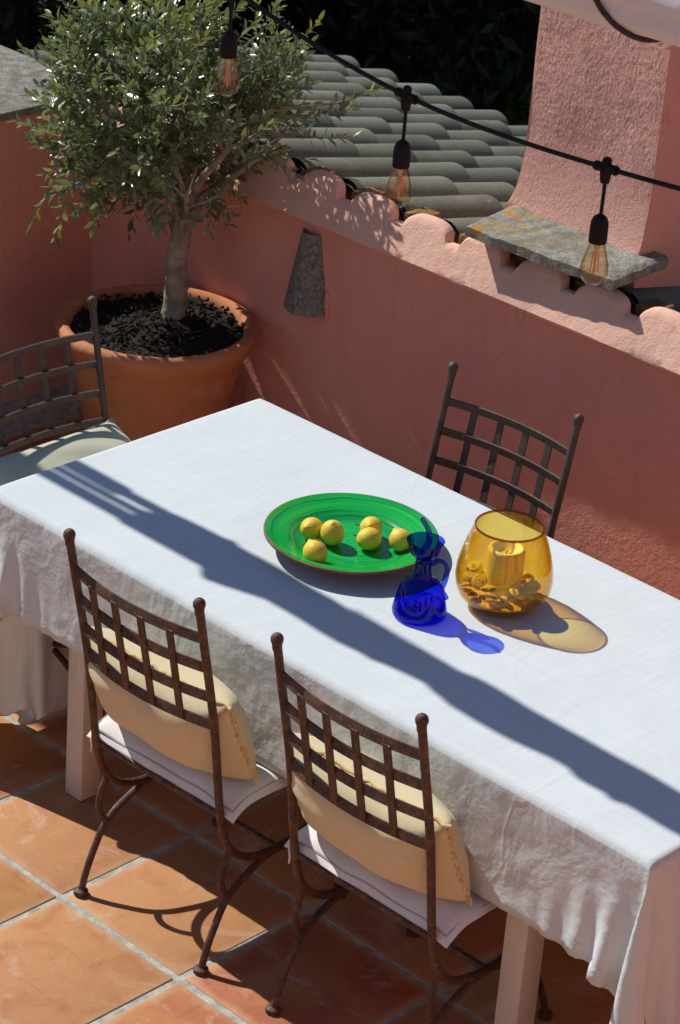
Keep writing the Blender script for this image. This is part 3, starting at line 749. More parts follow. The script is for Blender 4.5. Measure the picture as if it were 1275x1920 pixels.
while ntw < 600 and tries < 40000:
    tries += 1
    if ntw < len(extra):
        p, d = extra[ntw]; L = 0.13
        q0 = CC + (p - CC) * 0.35 + Vector((0, 0, -0.06))
        tw.append(tube(smooth_path([q0, q0.lerp(p, 0.5) + Vector((0.01, -0.01, 0.015)), p - d.normalized() * 0.03, p], 4), [0.004, 0.0022], 5, False))
    else:
        q = Vector((rb.gauss(0, 1), rb.gauss(0, 1), rb.gauss(0, 1))).normalized() * (rb.random() ** (1 / 3.2))
        p = Vector((CC.x + q.x * CR.x, CC.y + q.y * CR.y, CC.z + q.z * CR.z))
        if not incrown(p, 0.97): continue
        if nz(p.x * 6.5 + 4, p.y * 6.5, p.z * 6.5) < 0.03: continue
        if p.z < 0.38 and rb.random() < 0.3: continue
        if p.x * 0.735 + p.y * 0.678 > 0.12 and p.z < 0.50: continue
        d = (Vector((q.x, q.y, q.z * 0.9)) + Vector((rb.uniform(-.6, .6), rb.uniform(-.6, .6), rb.uniform(-.1, .9)))).normalized()
        L = rb.uniform(0.07, 0.15)
    d = d.normalized(); ntw += 1
    outer = ((p - CC).length > 0.36) or p.z > 0.86
    path = [p - d * L * 0.3, p, p + d * L * .5 + Vector((0, 0, -.004)), p + d * L]
    tw.append(tube(path, [0.0022, 0.001], 4, False))
    side = d.cross(Vector((0.1, 0.2, 1))).normalized(); upv = side.cross(d)
    nl = int(L / 0.0085)
    for i in range(nl):
        t = i / nl; a = i * 2.4
        radial = side * math.cos(a) + upv * math.sin(a)
        pp = p - d * L * .3 + d * (L * 1.3 * t)
        tilt = 0.95 - 0.55 * t
        ld = (d * (1 - tilt * .6) + radial * tilt + Vector((rb.uniform(-.25, .25), rb.uniform(-.25, .25), rb.uniform(-.2, .15)))).normalized()
        nrm = (d * 0.8 + Vector((0, 0, .55)) - radial * .35 + Vector((rb.uniform(-.5, .5), rb.uniform(-.5, .5), rb.uniform(-.3, .3)))).normalized()
        Lf = rb.uniform(0.036, 0.054) * (1 - 0.25 * t)
        place_or_keep(pp, ld, nrm, Lf, outer and t > 0.55 and rb.random() < 0.75)
mesh('twigs', join(*tw), 'bark', tree)
front.sort(key=lambda e: e[6])
lp = mesh('leaf', ([Vector(v) for v in LM[0]], LM[1]), 'leaf', tree, angle=80)
lpy = mesh('leaf', ([Vector(v) for v in LM[0]], LM[1]), 'leaf_young', tree, angle=80)
fo = fy = True
for p, x, y, z, L, yg, _ in front[:298]:
    if yg:
        o = lpy if fy else lpy.copy()
        if not fy: COL.objects.link(o)
        fy = False
    else:
        o = lp if fo else lp.copy()
        if not fo: COL.objects.link(o)
        fo = False
    mm = Matrix.Identity(4)
    for i in range(3): mm[i][0] = x[i] * L; mm[i][1] = y[i] * L; mm[i][2] = z[i] * L; mm[i][3] = p[i]
    o.matrix_local = mm
for p, x, y, z, L, yg, _ in front[298:]:
    V_, F_ = (yng_v, yng_f) if yg else (old_v, old_f)
    pts = LV0 @ (np.array([list(x), list(y), list(z)]) * L) + np.array(list(p))
    n = len(V_); V_.extend(pts.tolist()); F_.extend([tuple(i + n for i in f) for f in LM[1]])
tag(mesh('crown', (old_v, old_f), 'leaf', tree, angle=80), kind='stuff')
tag(mesh('young_shoots', (yng_v, yng_f), 'leaf_young', tree, angle=80), kind='stuff')

# ------------------------------------------------------------------ table
TX1, TY0, TZ = 2.03, -0.897, 0.75
table = empty('table', (1.0, -0.45, 0)); tag(table, 'long rectangular table with square cream painted legs under the linen cloth', 'table')
mesh('table_top', xf(box(0.012, TX1 - 0.012, TY0 + 0.012, -0.012, 0.71, 0.744, 0.006), tr(-1, 0.45, 0)), 'legp', table)
mesh('apron', xf(join(box(0.26, 1.69, -0.835, -0.81, 0.63, 0.712), box(0.26, 1.69, -0.085, -0.06, 0.63, 0.712), box(.255, .28, -.81, -.085, .63, .712), box(1.67, 1.695, -.81, -.085, .63, .712)), tr(-1, 0.45, 0)), 'legp', table, smooth=False)
for x0 in (0.247, 1.652):
    for y0 in (-0.844, -0.115):
        mesh('leg', xf(box(x0, x0 + 0.06, y0, y0 + 0.063, 0.0, 0.711, 0.003), tr(-1, 0.45, 0)), 'legp', table)

# tablecloth: a small position-based cloth simulation draped over the table edge
def drape():
    h = 0.0165
    ex0, ex1, ey0, ey1 = 0.63, 0.52, 0.272, 0.25
    ax = lambda a, b, e0, e1: np.concatenate([a - e0 + (np.arange(int(e0 / h)) * (e0 / int(e0 / h))), np.linspace(a, b, int(round((b - a) / h)) + 1), b + (np.arange(int(e1 / h)) + 1) * (e1 / int(e1 / h))])
    X = ax(0.0, TX1, ex0, ex1); Y = ax(TY0, 0.0, ey0, ey1)
    nx, ny = len(X), len(Y)
    P = np.zeros((nx, ny, 3)); P[..., 0] = X[:, None]; P[..., 1] = Y[None, :]
    rng = np.random.RandomState(4)
    z0 = TZ + 0.002
    P[..., 2] = z0
    inside = ((X >= -1e-6) & (X <= TX1 + 1e-6))[:, None] & ((Y >= TY0 - 1e-6) & (Y <= 1e-6))[None, :]
    W = np.where(inside, 0.0, 1.0)
    rest = P.copy()
    # start partly folded down so it settles quickly
    dx = np.maximum(np.maximum(-P[..., 0], P[..., 0] - TX1), 0); dy = np.maximum(np.maximum(TY0 - P[..., 1], P[..., 1]), 0)
    d = np.hypot(dx, dy)
    P[..., 2] = z0 - 0.55 * d + W * 0.004 * rng.randn(nx, ny)
    cx = np.clip(P[..., 0], 0, TX1); cyy = np.clip(P[..., 1], TY0, 0)
    P[..., 0] = cx + (P[..., 0] - cx) * 0.83; P[..., 1] = cyy + (P[..., 1] - cyy) * 0.83
    # smooth random puckers
    gx, gy = np.meshgrid(X, Y, indexing='ij')
    puck = 0.02 * np.sin(gx * 17 + 2 * np.sin(gy * 9)) + 0.016 * np.sin(gx * 31 + 1.3) + 0.02 * np.sin(gy * 23 + 0.7)
    P[..., 1] += np.where(dy > 0, puck * dy / 0.27 * 0.6, 0); P[..., 0] += np.where(dx > 0, puck * dx / 0.5 * 2.2, 0)
    cons = []
    def add(di, dj, stiff, nphi, axis):
        for ph in range(nphi):
            i0 = slice(max(0, -di), nx - max(0, di)); 
            ia = np.arange(nx)[max(0, -di): nx - max(0, di)]; ja = np.arange(ny)[max(0, -dj): ny - max(0, dj)]
            if axis == 0: ia = ia[(ia // max(abs(di), 1)) % 2 == ph]
            else: ja = ja[(ja // max(abs(dj), 1)) % 2 == ph]
            I, J = np.meshgrid(ia, ja, indexing='ij'); I2, J2 = I + di, J + dj
            a = (I * ny + J).ravel(); b = (I2 * ny + J2).ravel()
            wa = W.ravel()[a]; wb = W.ravel()[b]; keep = (wa + wb) > 0
            a, b, wa, wb = a[keep], b[keep], wa[keep], wb[keep]
            r = np.linalg.norm(rest.reshape(-1, 3)[a] - rest.reshape(-1, 3)[b], axis=1)
            cons.append((a, b, (wa / (wa + wb) * stiff)[:, None], (wb / (wa + wb) * stiff)[:, None], r, stiff))
    add(1, 0, 1.0, 2, 0); add(0, 1, 1.0, 2, 1); add(1, 1, 0.35, 2, 0); add(1, -1, 0.35, 2, 0); add(2, 0, 0.10, 2, 0); add(0, 2, 0.10, 2, 1)
    p = P.reshape(-1, 3).copy(); prev = p.copy(); Wf = W.ravel(); g = -9.8; dt = 1 / 70
    free = Wf > 0
    for step in range(170):
        vel = (p - prev) * 0.965; prev = p.copy()
        p[free] += vel[free]; p[free, 2] += g * dt * dt
        for it in range(9):
            for a, b, wa, wb, r, s_ in cons:
                dlt = p[b] - p[a]; L = np.sqrt((dlt * dlt).sum(1)) + 1e-9
                c = dlt * ((L - r) / L)[:, None]
                p[a] += c * wa; p[b] -= c * wb
            # table box
            q = p; e = 0.003
            inx = (q[:, 0] > -e) & (q[:, 0] < TX1 + e) & (q[:, 1] > TY0 - e) & (q[:, 1] < e) & (q[:, 2] < z0 - 1e-6) & free
            k = np.nonzero(inx)[0]
            if len(k):
                dd = np.stack([q[k, 0] + e, TX1 + e - q[k, 0], q[k, 1] - TY0 + e, e - q[k, 1], z0 - q[k, 2]], 1)
                m_ = dd.argmin(1)
                q[k[m_ == 0], 0] = -e; q[k[m_ == 1], 0] = TX1 + e; q[k[m_ == 2], 1] = TY0 - e; q[k[m_ == 3], 1] = e; q[k[m_ == 4], 2] = z0
            p[:, 2] = np.maximum(p[:, 2], 0.02)
    p = p.reshape(nx, ny, 3)
    top = 0.0016 * np.vectorize(lambda a, b: nz(a * 3.1, b * 3.1))(gx, gy) + 0.0011 * np.vectorize(lambda a, b: nz(a * 11, b * 7, 3))(gx, gy)
    p[..., 2] += np.where(inside, top + 0.0012, 0)
    return p
cp_ = drape(); nx, ny, _ = cp_.shape
cl = mesh('tablecloth', (cp_.reshape(-1, 3).tolist(), [(i * ny + j, (i + 1) * ny + j, (i + 1) * ny + j + 1, i * ny + j + 1) for i in range(nx - 1) for j in range(ny - 1)]), 'linen', angle=180)
sd = cl.modifiers.new('sub', 'SUBSURF'); sd.levels = 1; sd.render_levels = 1
tag(cl, 'white crumpled linen tablecloth draped over the long table', 'tablecloth')
# hem: a doubled strip along the border
hemV, hemF = [], []
ring = [(i, 0, 0, 1) for i in range(nx)] + [(nx - 1, j, -1, 0) for j in range(ny)] + [(i, ny - 1, 0, -1) for i in range(nx - 1, -1, -1)] + [(0, j, 1, 0) for j in range(ny - 1, -1, -1)]
def seg_hem(idx, din):
    out = []
    for (i, j) in idx:
        a = Vector(cp_[i, j]); b = Vector(cp_[i + 2 * din[0], j + 2 * din[1]])
        out.append((a, b))
    return out
for idx, din in (([(i, 0) for i in range(2, nx - 2)], (0, 1)), ([(i, ny - 1) for i in range(2, nx - 2)], (0, -1)), ([(0, j) for j in range(2, ny - 2)], (1, 0)), ([(nx - 1, j) for j in range(2, ny - 2)], (-1, 0))):
    S = seg_hem(idx, din); n0 = len(hemV)
    for k, (a, b) in enumerate(S):
        t = (S[min(k + 1, len(S) - 1)][0] - S[max(k - 1, 0)][0]); nn = t.cross(b - a)
        nn = nn.normalized() * 0.0012 if nn.length > 1e-9 else Vector()
        m2 = Vector(cp_[idx[k][0] + din[0], idx[k][1] + din[1]])
        hemV += [a + nn, m2 + nn, b + nn * 0.3, a - nn, m2 - nn, b - nn * 0.3]
    for k in range(len(S) - 1):
        q = n0 + k * 6
        for s_ in (0, 3):
            for e_ in (0, 1): hemF.append((q + s_ + e_, q + s_ + e_ + 1, q + s_ + e_ + 7, q + s_ + e_ + 6))
        hemF.append((q, q + 6, q + 9, q + 3))
mesh('hem', (hemV, hemF), 'linen', cl, angle=180)

# ------------------------------------------------------------------ wrought iron chairs (local: back at y=0, faces +y)
HW = 0.2
def side_pts(kind):
    if kind == 'post': return [(-.066, .955), (-.049, .872), (-.002, .644), (.036, .386), (.075, .293), (.14, .248), (.225, .236), (.31, .248), (.375, .293), (.41, .36), (.425, .41)]
    if kind == 'arch': return [(0, .006), (.012, .05), (.032, .10), (.068, .165), (.125, .205), (.225, .234), (.325, .205), (.382, .165), (.418, .10), (.438, .05), (.45, .006)]
def bow(x, z): # backwards bow of the lattice bars
    yb = -0.066 + (0.955 - z) * 0.206
    return yb - 0.028 * (1 - (x / HW) ** 2)
def make_chair(mat):
    root = empty('chair')
    for s in (-1, 1):
        x = s * HW
        pp = smooth_path([(x, y, z) for y, z in side_pts('post')], 6)
        post = mesh('back_post', tube(pp, [0.0095 for p in pp], 10), mat, root)
        mesh('finial', join(sphere((x, -0.066, 0.960), 0.0140, 12, 8, (1, 1, 1.05)), tube([(x, -.064, .935), (x, -.065, .952)], [0.0098, 0.0115], 10)), mat, post)
        lg_ = mesh('leg', tube(smooth_path([(x, y, z) for y, z in side_pts('arch')], 6), 0.0085, 9), mat, root)
        for fy in (0, 0.45): mesh('foot', xf(lathe([(0, 0), (0.0165, 0), (0.018, .006), (0.0165, .012), (0.010, .016), (0, .016)], 12), tr(x, fy, 0)), mat, lg_)
        for m_ in (1, -1):
            cy0 = 0.225 - m_ * 0.225
            pts = [(x, .225 - m_ * .155, .295), (x, .225 - m_ * .172, .262), (x, .225 - m_ * .178, .225), (x, .225 - m_ * .17, .195), (x, .225 - m_ * .152, .172)]
            mesh('scroll', tube(smooth_path(pts, 5), 0.008, 8), mat, root)
    bars = (0.872, 0.796, 0.719, 0.644)
    for z in bars:
        path = [(x, bow(x, z), z) for x in np.linspace(-HW, HW, 15)]
        mesh('cross_bar', ribbon(path, (0, 0.0026, 0.0105), (0, 0.0028, -0.0006)), mat, root, angle=30)
    for k in range(4):
        x = -HW + (k + 1) * 2 * HW / 5
        path = [(x, bow(x, z) - 0.004, z) for z in np.linspace(0.637, 0.868, 8)]
        mesh('upright_bar', ribbon(path, (0.0095, 0, 0), (0, 0.0026, 0.0006)), mat, root, angle=30)
    mesh('stretcher', tube([(-HW, .225, .234), (HW, .225, .234)], 0.0085, 8), mat, root)
    fr = join(*[tube(q, 0.0075, 8) for q in ([(-HW, .037, .40), (HW, .037, .40)], [(-HW, .423, .405), (HW, .423, .405)], [(-HW, .037, .40), (-HW, .423, .405)], [(HW, .037, .40), (HW, .423, .405)])])
    seat = mesh('seat_frame', fr, mat, root)
    for k in range(5):
        x = -HW + (k + 1) * 2 * HW / 6
        mesh('seat_slat', ribbon([(x, .046, .401), (x, .23, .399), (x, .414, .405)], (0.011, 0, 0), (0, 0, .0025)), mat, seat)
    return root
CH = [((0.805, -1.090), 1.5, 'iron', 'rusty wrought iron chair with lattice back nearest the cream table leg on the left'),
      ((1.411, -1.060), 0.0, 'iron', 'rusty wrought iron chair in the foreground centre, in front of the right table leg'),
      ((-0.302, -0.465), -90, 'iron_skylit', 'wrought iron chair at the far table end beside the terracotta pot'),
      ((0.690, 0.130), 182, 'iron_skylit', 'skylight-greyed wrought iron chair between the table and the salmon back wall')]
base = {}
chairs = []
for (xy, rz, mt, lab) in CH:
    if mt not in base: c = base[mt] = make_chair(mt)
    else: c = copy_tree(base[mt])
    c.location = (*xy, 0); c.rotation_euler = (0, 0, R(rz)); tag(c, lab, 'chair', 'wrought iron chairs around the table'); chairs.append(c)

# seat pads and cushions (local in chair space)
def pad_fn(s, seed):
    def fn(u, v):
        x = (u - .5) * 2; y = (v - .5) * 2
        ex = 0.236 + 0.004 * nz(y * 3 + seed, 1); ey = 0.205 + 0.004 * nz(x * 3 + seed, 5)
        X = ex * x + 0.001 * x * abs(y) ** 6; Y = ey * y + 0.001 * y * abs(x) ** 6
        prof_ = (max(0, 1 - x ** 8) * max(0, 1 - y ** 8)) ** 0.33
        droop = -0.006 * (abs(x) ** 5 * abs(y) ** 5) - 0.026 * abs(y) ** 6 * (1 if y < 0 else 0.3)
        zz = 0.021 * s * prof_ + droop + 0.006 * nz(x * 2.2 + seed, y * 2.2, s) * prof_ + (0.004 * math.sin(9 * x + 4 * y + seed) * prof_ if s > 0 else 0)
        return (X, Y, zz)
    return fn
def make_pad(chair, lab, seed, loc=(0.0, 0.242, 0.430)):
    root = empty('seat_pad'); tag(root, lab, 'seat pad', 'white seat pads on the chairs')
    a = gridsurf(34, 34, pad_fn(1, seed)); b = gridsurf(34, 34, pad_fn(-1, seed), True)
    mesh('pad', join(a, b), 'pad', root, angle=75)
    def edge(s, k):
        ts = np.linspace(0.02, 0.98, 30); f = pad_fn(s, seed); pts = []
        for t in ts: pts.append(f(t, k))
        for t in ts: pts.append(f(1 - k * 0 - 0.02 if k < .5 else 0.02, k + (t if k < .5 else -t) * (0.96)))
        return pts
    f = pad_fn(0.62, seed); lo, hi = 0.03, 0.97
    per = [f(t, lo) for t in np.linspace(lo, hi, 24)] + [f(hi, t) for t in np.linspace(lo, hi, 24)[1:]] + [f(t, hi) for t in np.linspace(hi, lo, 24)[1:]] + [f(lo, t) for t in np.linspace(hi, lo, 24)[1:]]
    mesh('piping', tube([(p[0] * 1.005, p[1] * 1.008, p[2] + .002) for p in per], 0.0028, 6), 'piping', root)
    for s in (-1,):
        pts = smooth_path([(s * .205, -.18, -.012), (s * .212, -.212, -.016), (s * .206, -.218, -.035), (s * .209, -.216, -.055)], 4)
        mesh('tie', tube(pts, [0.0035, 0.002], 6), 'pad', root)
    root.location = chair.matrix_basis @ Vector(loc); root.rotation_euler = chair.rotation_euler
    return root
pads = [make_pad(chairs[0], 'white seat pad on the chair nearest the left table leg', 1.0),
        make_pad(chairs[1], 'white seat pad on the foreground centre chair', 5.3),
        make_pad(chairs[2], 'white seat pad on the far end chair, mostly behind the table', 8.1),
        make_pad(chairs[3], 'white seat pad on the chair by the back wall, behind the table', 3.7)]
def make_cushion(chair, lab, mat, seam, seed, loc, tilt, W=0.235, H=0.15, T=0.078, rz=0, roll=0):
    root = empty('cushion'); tag(root, lab, 'cushion', 'scatter cushions on the chairs')
    def fn(s):
        def g(u, v):
            x = (u - .5) * 2; z = (v - .5) * 2
            f = (max(0, 1 - abs(x) ** 3.2)) ** 0.55 * (max(0, 1 - abs(z) ** 2.6)) ** 0.55
            pinch = 1 - 0.05 * (1 - abs(z) ** 2) * abs(x) ** 6
            X = W * x * (1 - 0.06 * (1 - z * z) * abs(x) ** 3); Z = H * z * (1 - 0.10 * (1 - x * x) * abs(z) ** 3 * -1 * (-1))
            cr = 0.006 * nz(x * 2.5 + seed, z * 2.5, s) + 0.005 * math.sin(14 * z + 5 * x + seed) * abs(x) ** 3 * (1 - abs(x) ** 8)
            return (X, s * T * f + cr * f * 1.3, Z - 0.012 * (1 - z) * (1 - x * x) * .5)
        return g
    mesh('pillow', join(gridsurf(40, 30, fn(1), True), gridsurf(40, 30, fn(-1))), mat, root, angle=85)
    g = fn(1)
    per = [g(t, 0) for t in np.linspace(0, 1, 26)] + [g(1, t) for t in np.linspace(0, 1, 26)[1:]] + [g(t, 1) for t in np.linspace(1, 0, 26)[1:]] + [g(0, t) for t in np.linspace(1, 0, 26)[1:]]
    per = [(p[0] + 0.003 * math.sin(i * 1.9) * 0.6, p[1] + 0.0035 * math.sin(i * 2.6 + seed), p[2] + .002 * math.sin(i * 2.2)) for i, p in enumerate(per)]
    mesh('seam', tube(per, 0.0042, 6), seam, root)
    if mat == 'sage':
        mesh('knot', join(sphere((W * .96, 0, H * .98), 0.012), tube(smooth_path([(W * .95, 0, H), (W * 1.02, 0.01, H * 1.08), (W * 1.06, 0, H * .95)], 4), 0.005, 6)), mat, root)
    root.location = chair.matrix_basis @ Vector(loc)
    root.rotation_euler = (Matrix.Rotation(chair.rotation_euler.z + R(rz), 3, 'Z') @ Matrix.Rotation(R(roll), 3, 'Y') @ Matrix.Rotation(R(tilt), 3, 'X')).to_euler()
    return root
cushions = [make_cushion(chairs[0], 'straw yellow cushion leaning on the left front chair, below its lattice', 'straw', 'strawp', 1.0, (-0.015, 0.075, 0.574), 24, H=0.122, T=0.088),
            make_cushion(chairs[1], 'straw yellow cushion leaning on the foreground centre chair', 'straw', 'strawp', 4.0, (-0.015, 0.075, 0.574), 23, H=0.122, T=0.088),
            make_cushion(chairs[2], 'sage cushion with knotted corner on the far end chair beside the pot', 'sage', 'sage', 7.0, (0.045, 0.168, 0.580), 64, W=0.25, H=0.165, T=0.086)]

# ------------------------------------------------------------------ things on the table
TT = 0.7545
plate = empty('platter', (0.755, -0.432, TT)); tag(plate, 'large round green glazed platter with brown rim holding lemons', 'platter')
pr_top = [(0, 0.016), (0.06, 0.0155), (0.11, 0.016), (0.124, 0.018), (0.134, 0.024), (0.15, 0.0315), (0.175, 0.0385), (0.196, 0.044), (0.2, 0.046)]
pr_bot = [(0.2, 0.0385), (0.175, 0.030), (0.15, 0.022), (0.13, 0.012), (0.118, 0.003), (0.112, 0.0), (0.10, 0.0), (0.098, 0.004), (0, 0.005)]
mesh('dish', lathe(pr_top, 96), 'plate', plate, angle=80)
mesh('underside', lathe(pr_bot, 96), 'clay', plate, angle=60)
mesh('rim', lathe([(0.2, 0.046), (0.2025, 0.0455), (0.2038, 0.043), (0.2035, 0.040), (0.2, 0.0385)], 96), 'clay', plate, angle=80)
LEM = [((585, 991), 'lemon at the far left of the green platter, touching another lemon', .0, .0268),
       ((623, 1001), 'largest lemon on the green platter, stem scar facing up', .6, .0282),
       ((591, 1036), 'lemon with a dry stalk across it near the platter\'s front edge', 1.2, .0282),
       ((696, 990), 'half-hidden lemon behind another in the middle pair on the platter', 2.0, .0266),
       ((692, 1010), 'front lemon of the middle pair on the platter', 2.6, .0268),
       ((751, 1013), 'lemon closest to the blue glass cruet on the platter', 3.1, .0265)]
F_PX = 4925.5
def on_z(px, py, z):
    d = Vector((px - 637.5, py - 960.0, F_PX))
    wd = Vector([sum(AX[i][k] * d[k] for k in range(3)) for i in range(3)])
    t = (z - CAM.z) / wd.z; return CAM + wd * t
for k, ((px, py), lab, a, r) in enumerate(LEM):
    p = on_z(px, py, TT + 0.016 + r)
    root = empty('lemon', (p.x, p.y, TT + 0.0155)); tag(root, lab, 'lemon', 'lemons on the green platter')
    pf = []
    for q in range(17):
        th = math.pi * q / 16; z = -math.cos(th) * r * (1.10 + 0.05 * math.sin(k * 2.3)); rr = math.sin(th) * r
        if q in (15,): z += r * .08; rr *= .8
        if q == 16: z += r * .17
        if q == 1: rr *= .9; z += r * .01
        pf.append((rr if 0 < q < 16 else 0, z))
    axis = Euler((1.1 + 0.5 * math.sin(k * 2), 0.3 * math.cos(k * 3), a * 2 + k)).to_matrix().to_4x4()
    if k == 1: axis = Euler((0.25, 0.2, 0)).to_matrix().to_4x4()
    vf = xf(lathe(pf, 28), tr(0, 0, r) @ axis)
    zmin = min(v.z for v in vf[0])
    vf = [Vector((v.x, v.y, v.z - zmin)) for v in vf[0]], vf[1]
    body = mesh('peel', vf, 'lemon', root, angle=90)
    tip = axis @ Vector((0, 0, r * 1.1)); tip.z += r - zmin
    if k in (3, 4):
        dd = Vector((-.75, -.5, .1)); b0 = Vector((0, 0, r)) + dd.normalized() * r * .97
        mesh('stalk', tube([b0, b0 + dd * .008, b0 + dd * .013 + Vector((0, 0, .002))], [.0016, .002], 6), 'twig', root)
    elif k == 2:
        st = smooth_path([(-.034, -.020, r * 1.35), (-.018, -.004, r * 1.82), (-.004, .006, r * 2.04), (.004, .012, r * 2.06)], 5)
        st2 = smooth_path([(-.012, .0, r * 1.92), (-.016, .012, r * 1.9), (-.024, .022, r * 1.7)], 4)
        mesh('stalk', join(tube(st, .0017, 6), tube(st2, .0013, 6)), 'twig', root)
    elif k == 1:
        mesh('stem_scar', xf(lathe([(0, .0012), (.004, .001), (.0055, -.001), (.004, -.002), (0, -.002)], 12), tr(0.004, -0.003, r * 2.02)), 'twig', root)

# blue cruet
cr = empty('glass_cruet', (1.073, -0.536, TT)); tag(cr, 'cobalt blue glass oil cruet with funnel top, spout and handle', 'cruet')
body_o = [(0, 0.0), (0.052, 0.0), (0.0595, 0.004), (0.0615, 0.012), (0.060, 0.022), (0.0555, 0.045), (0.050, 0.066), (0.044, 0.080), (0.034, 0.089), (0.0245, 0.094), (0.0215, 0.100), (0.0195, 0.115), (0.0185, 0.132), (0.0185, 0.143), (0.024, 0.149), (0.032, 0.156), (0.037, 0.166), (0.0395, 0.178), (0.0425, 0.186)]
inn = [(0.0405, 0.1865), (0.0375, 0.178), (0.035, 0.167), (0.030, 0.159), (0.022, 0.153), (0.0165, 0.146), (0.0165, 0.116), (0.019, 0.099), (0.023, 0.091), (0.033, 0.0865), (0.042, 0.078), (0.0478, 0.065), (0.0533, 0.044), (0.0575, 0.024), (0.058, 0.016), (0.05, 0.010), (0, 0.008)]
mesh('body', lathe(body_o + inn[:1], 56, 0.0015), 'blue', cr, angle=85)
mesh('inner_wall', lathe(inn, 56, 0.0015), 'blue_in', cr, angle=85)
mesh('thick_base', lathe([(0, 0.009), (0.05, 0.011), (0.057, 0.017), (0.0555, 0.030), (0, 0.030)], 40), 'blued', cr, angle=60)
hd = Vector((0.70, 0.60, 0)).normalized()
hp_ = smooth_path([hd * .019 + Vector((0, 0, .128)), hd * .030 + Vector((0, 0, .138)), hd * .046 + Vector((0, 0, .134)), hd * .053 + Vector((0, 0, .115)), hd * .050 + Vector((0, 0, .09)), hd * .047 + Vector((0, 0, .070)), hd * .053 + Vector((0, 0, .055)), hd * .056 + Vector((0, 0, .046))], 6)
mesh('handle', tube(hp_, [0.0055 + .0012 * math.sin(i * .35) for i in range(len(hp_))], 12), 'blue', cr)
sp_ = smooth_path([(-.004, .0, .150), (-.002, .002, .165), (.004, .006, .182), (.003, .005, .205), (-.003, .0, .222), (-.011, -.007, .238)], 6)
mesh('spout', tube(sp_, [0.0095, 0.0048], 12), 'blue', cr)

# amber bowl with candle, sand and shells
VC = Vector((1.155, -0.352, TT))
vb = empty('glass_bowl', VC); tag(vb, 'amber glass hurricane bowl holding a candle and seashells', 'glass bowl')
vo_ = [(0, 0.002), (0.045, 0.0), (0.066, 0.004), (0.085, 0.014), (0.099, 0.030), (0.107, 0.050), (0.1095, 0.072), (0.1075, 0.098), (0.101, 0.128), (0.092, 0.158), (0.083, 0.182), (0.0785, 0.194), (0.0775, 0.198)]
vi_ = [(0.0752, 0.1985), (0.0745, 0.195), (0.0795, 0.181), (0.0885, 0.157), (0.0975, 0.127), (0.104, 0.098), (0.106, 0.072), (0.1035, 0.051), (0.0955, 0.032), (0.082, 0.018), (0.064, 0.009), (0.045, 0.006), (0, 0.007)]
mesh('bowl_wall', lathe(vo_ + vi_, 64, 0.004), 'amber', vb, angle=85)
mesh('lip', lathe([(0.0745, 0.1945), (0.0748, 0.1985), (0.0763, 0.2005), (0.078, 0.1985), (0.0783, 0.1945)], 64, 0.004), m_glass('dark_amber_lip', (0.55, 0.33, 0.06), (0.2, 0.09, 0.01), 1.0), vb, angle=85)
sand = mesh('sand', lathe([(0, 0.0085), (0.044, 0.0075), (0.062, 0.0105), (0.080, 0.0195), (0.0925, 0.0325), (0.06, 0.037), (0, 0.036)], 40), 'sand', None, loc=VC); tag(sand, 'pale sand layer in the bottom of the amber glass bowl', 'sand', kind='stuff')
cn = empty('candle', VC + Vector((-0.006, 0.006, 0.035))); tag(cn, 'thick ivory pillar candle standing inside the amber glass bowl', 'candle')
mesh('wax', lathe([(0, 0.0), (0.041, 0.0), (0.042, 0.004), (0.0425, 0.06), (0.042, 0.098), (0.040, 0.104), (0.036, 0.106), (0.031, 0.104), (0.026, 0.096), (0.018, 0.088), (0, 0.085)], 40, 0.004), 'wax', cn, angle=70)
mesh('wick', tube([(0, 0, .085), (.001, 0, .093), (.003, .001, .098)], .0012, 6), 'rubber', cn)
def shell_mesh(kind):
    V, F = [], []; nu, nv = 22, 9
    for s in (1, -1):
        for i in range(nu):
            for j in range(nv):
                u = (i / (nu - 1) - .5) * 2.3; v = j / (nv - 1)
                r = v * (1 + 0.035 * math.cos(u * 26) * (1 if kind == 0 else 0)) * (1 + (0.02 * math.sin(v * 30) if kind == 1 else 0))
                x = math.sin(u) * r * 0.85; y = math.cos(u) * r - 0.45
                z = s * 0.42 * math.sin(math.pi * min(v, .999) ** 0.8) * math.cos(u * .6) * (0.9 if s > 0 else 0.45) + 0.02 * s * math.cos(u * 26) * v * (1 - v)
                V.append(Vector((x, y, z)))
    for s in (0, 1):
        o = s * nu * nv
        for i in range(nu - 1):
            for j in range(nv - 1):
                q = (o + i * nv + j, o + (i + 1) * nv + j, o + (i + 1) * nv + j + 1, o + i * nv + j + 1)
                F.append(q if s else q[::-1])
    return V, F
def snail_mesh():
    path, rad = [], []
    for i in range(60):
        t = i / 59; a = t * 2 * math.pi * 2.6; r = 0.08 + 0.62 * t ** 1.3
        path.append(Vector((r * math.cos(a), r * math.sin(a), 0.55 * (1 - t)))); rad.append(0.05 + 0.34 * t ** 1.2)
    return tube(path, rad, 12)
sh_meshes = [(shell_mesh(0), 'shell'), (shell_mesh(1), 'shell'), (snail_mesh(), 'shell'), (shell_mesh(1), 'shell2')]
rsx = random.Random(21); protos = {}
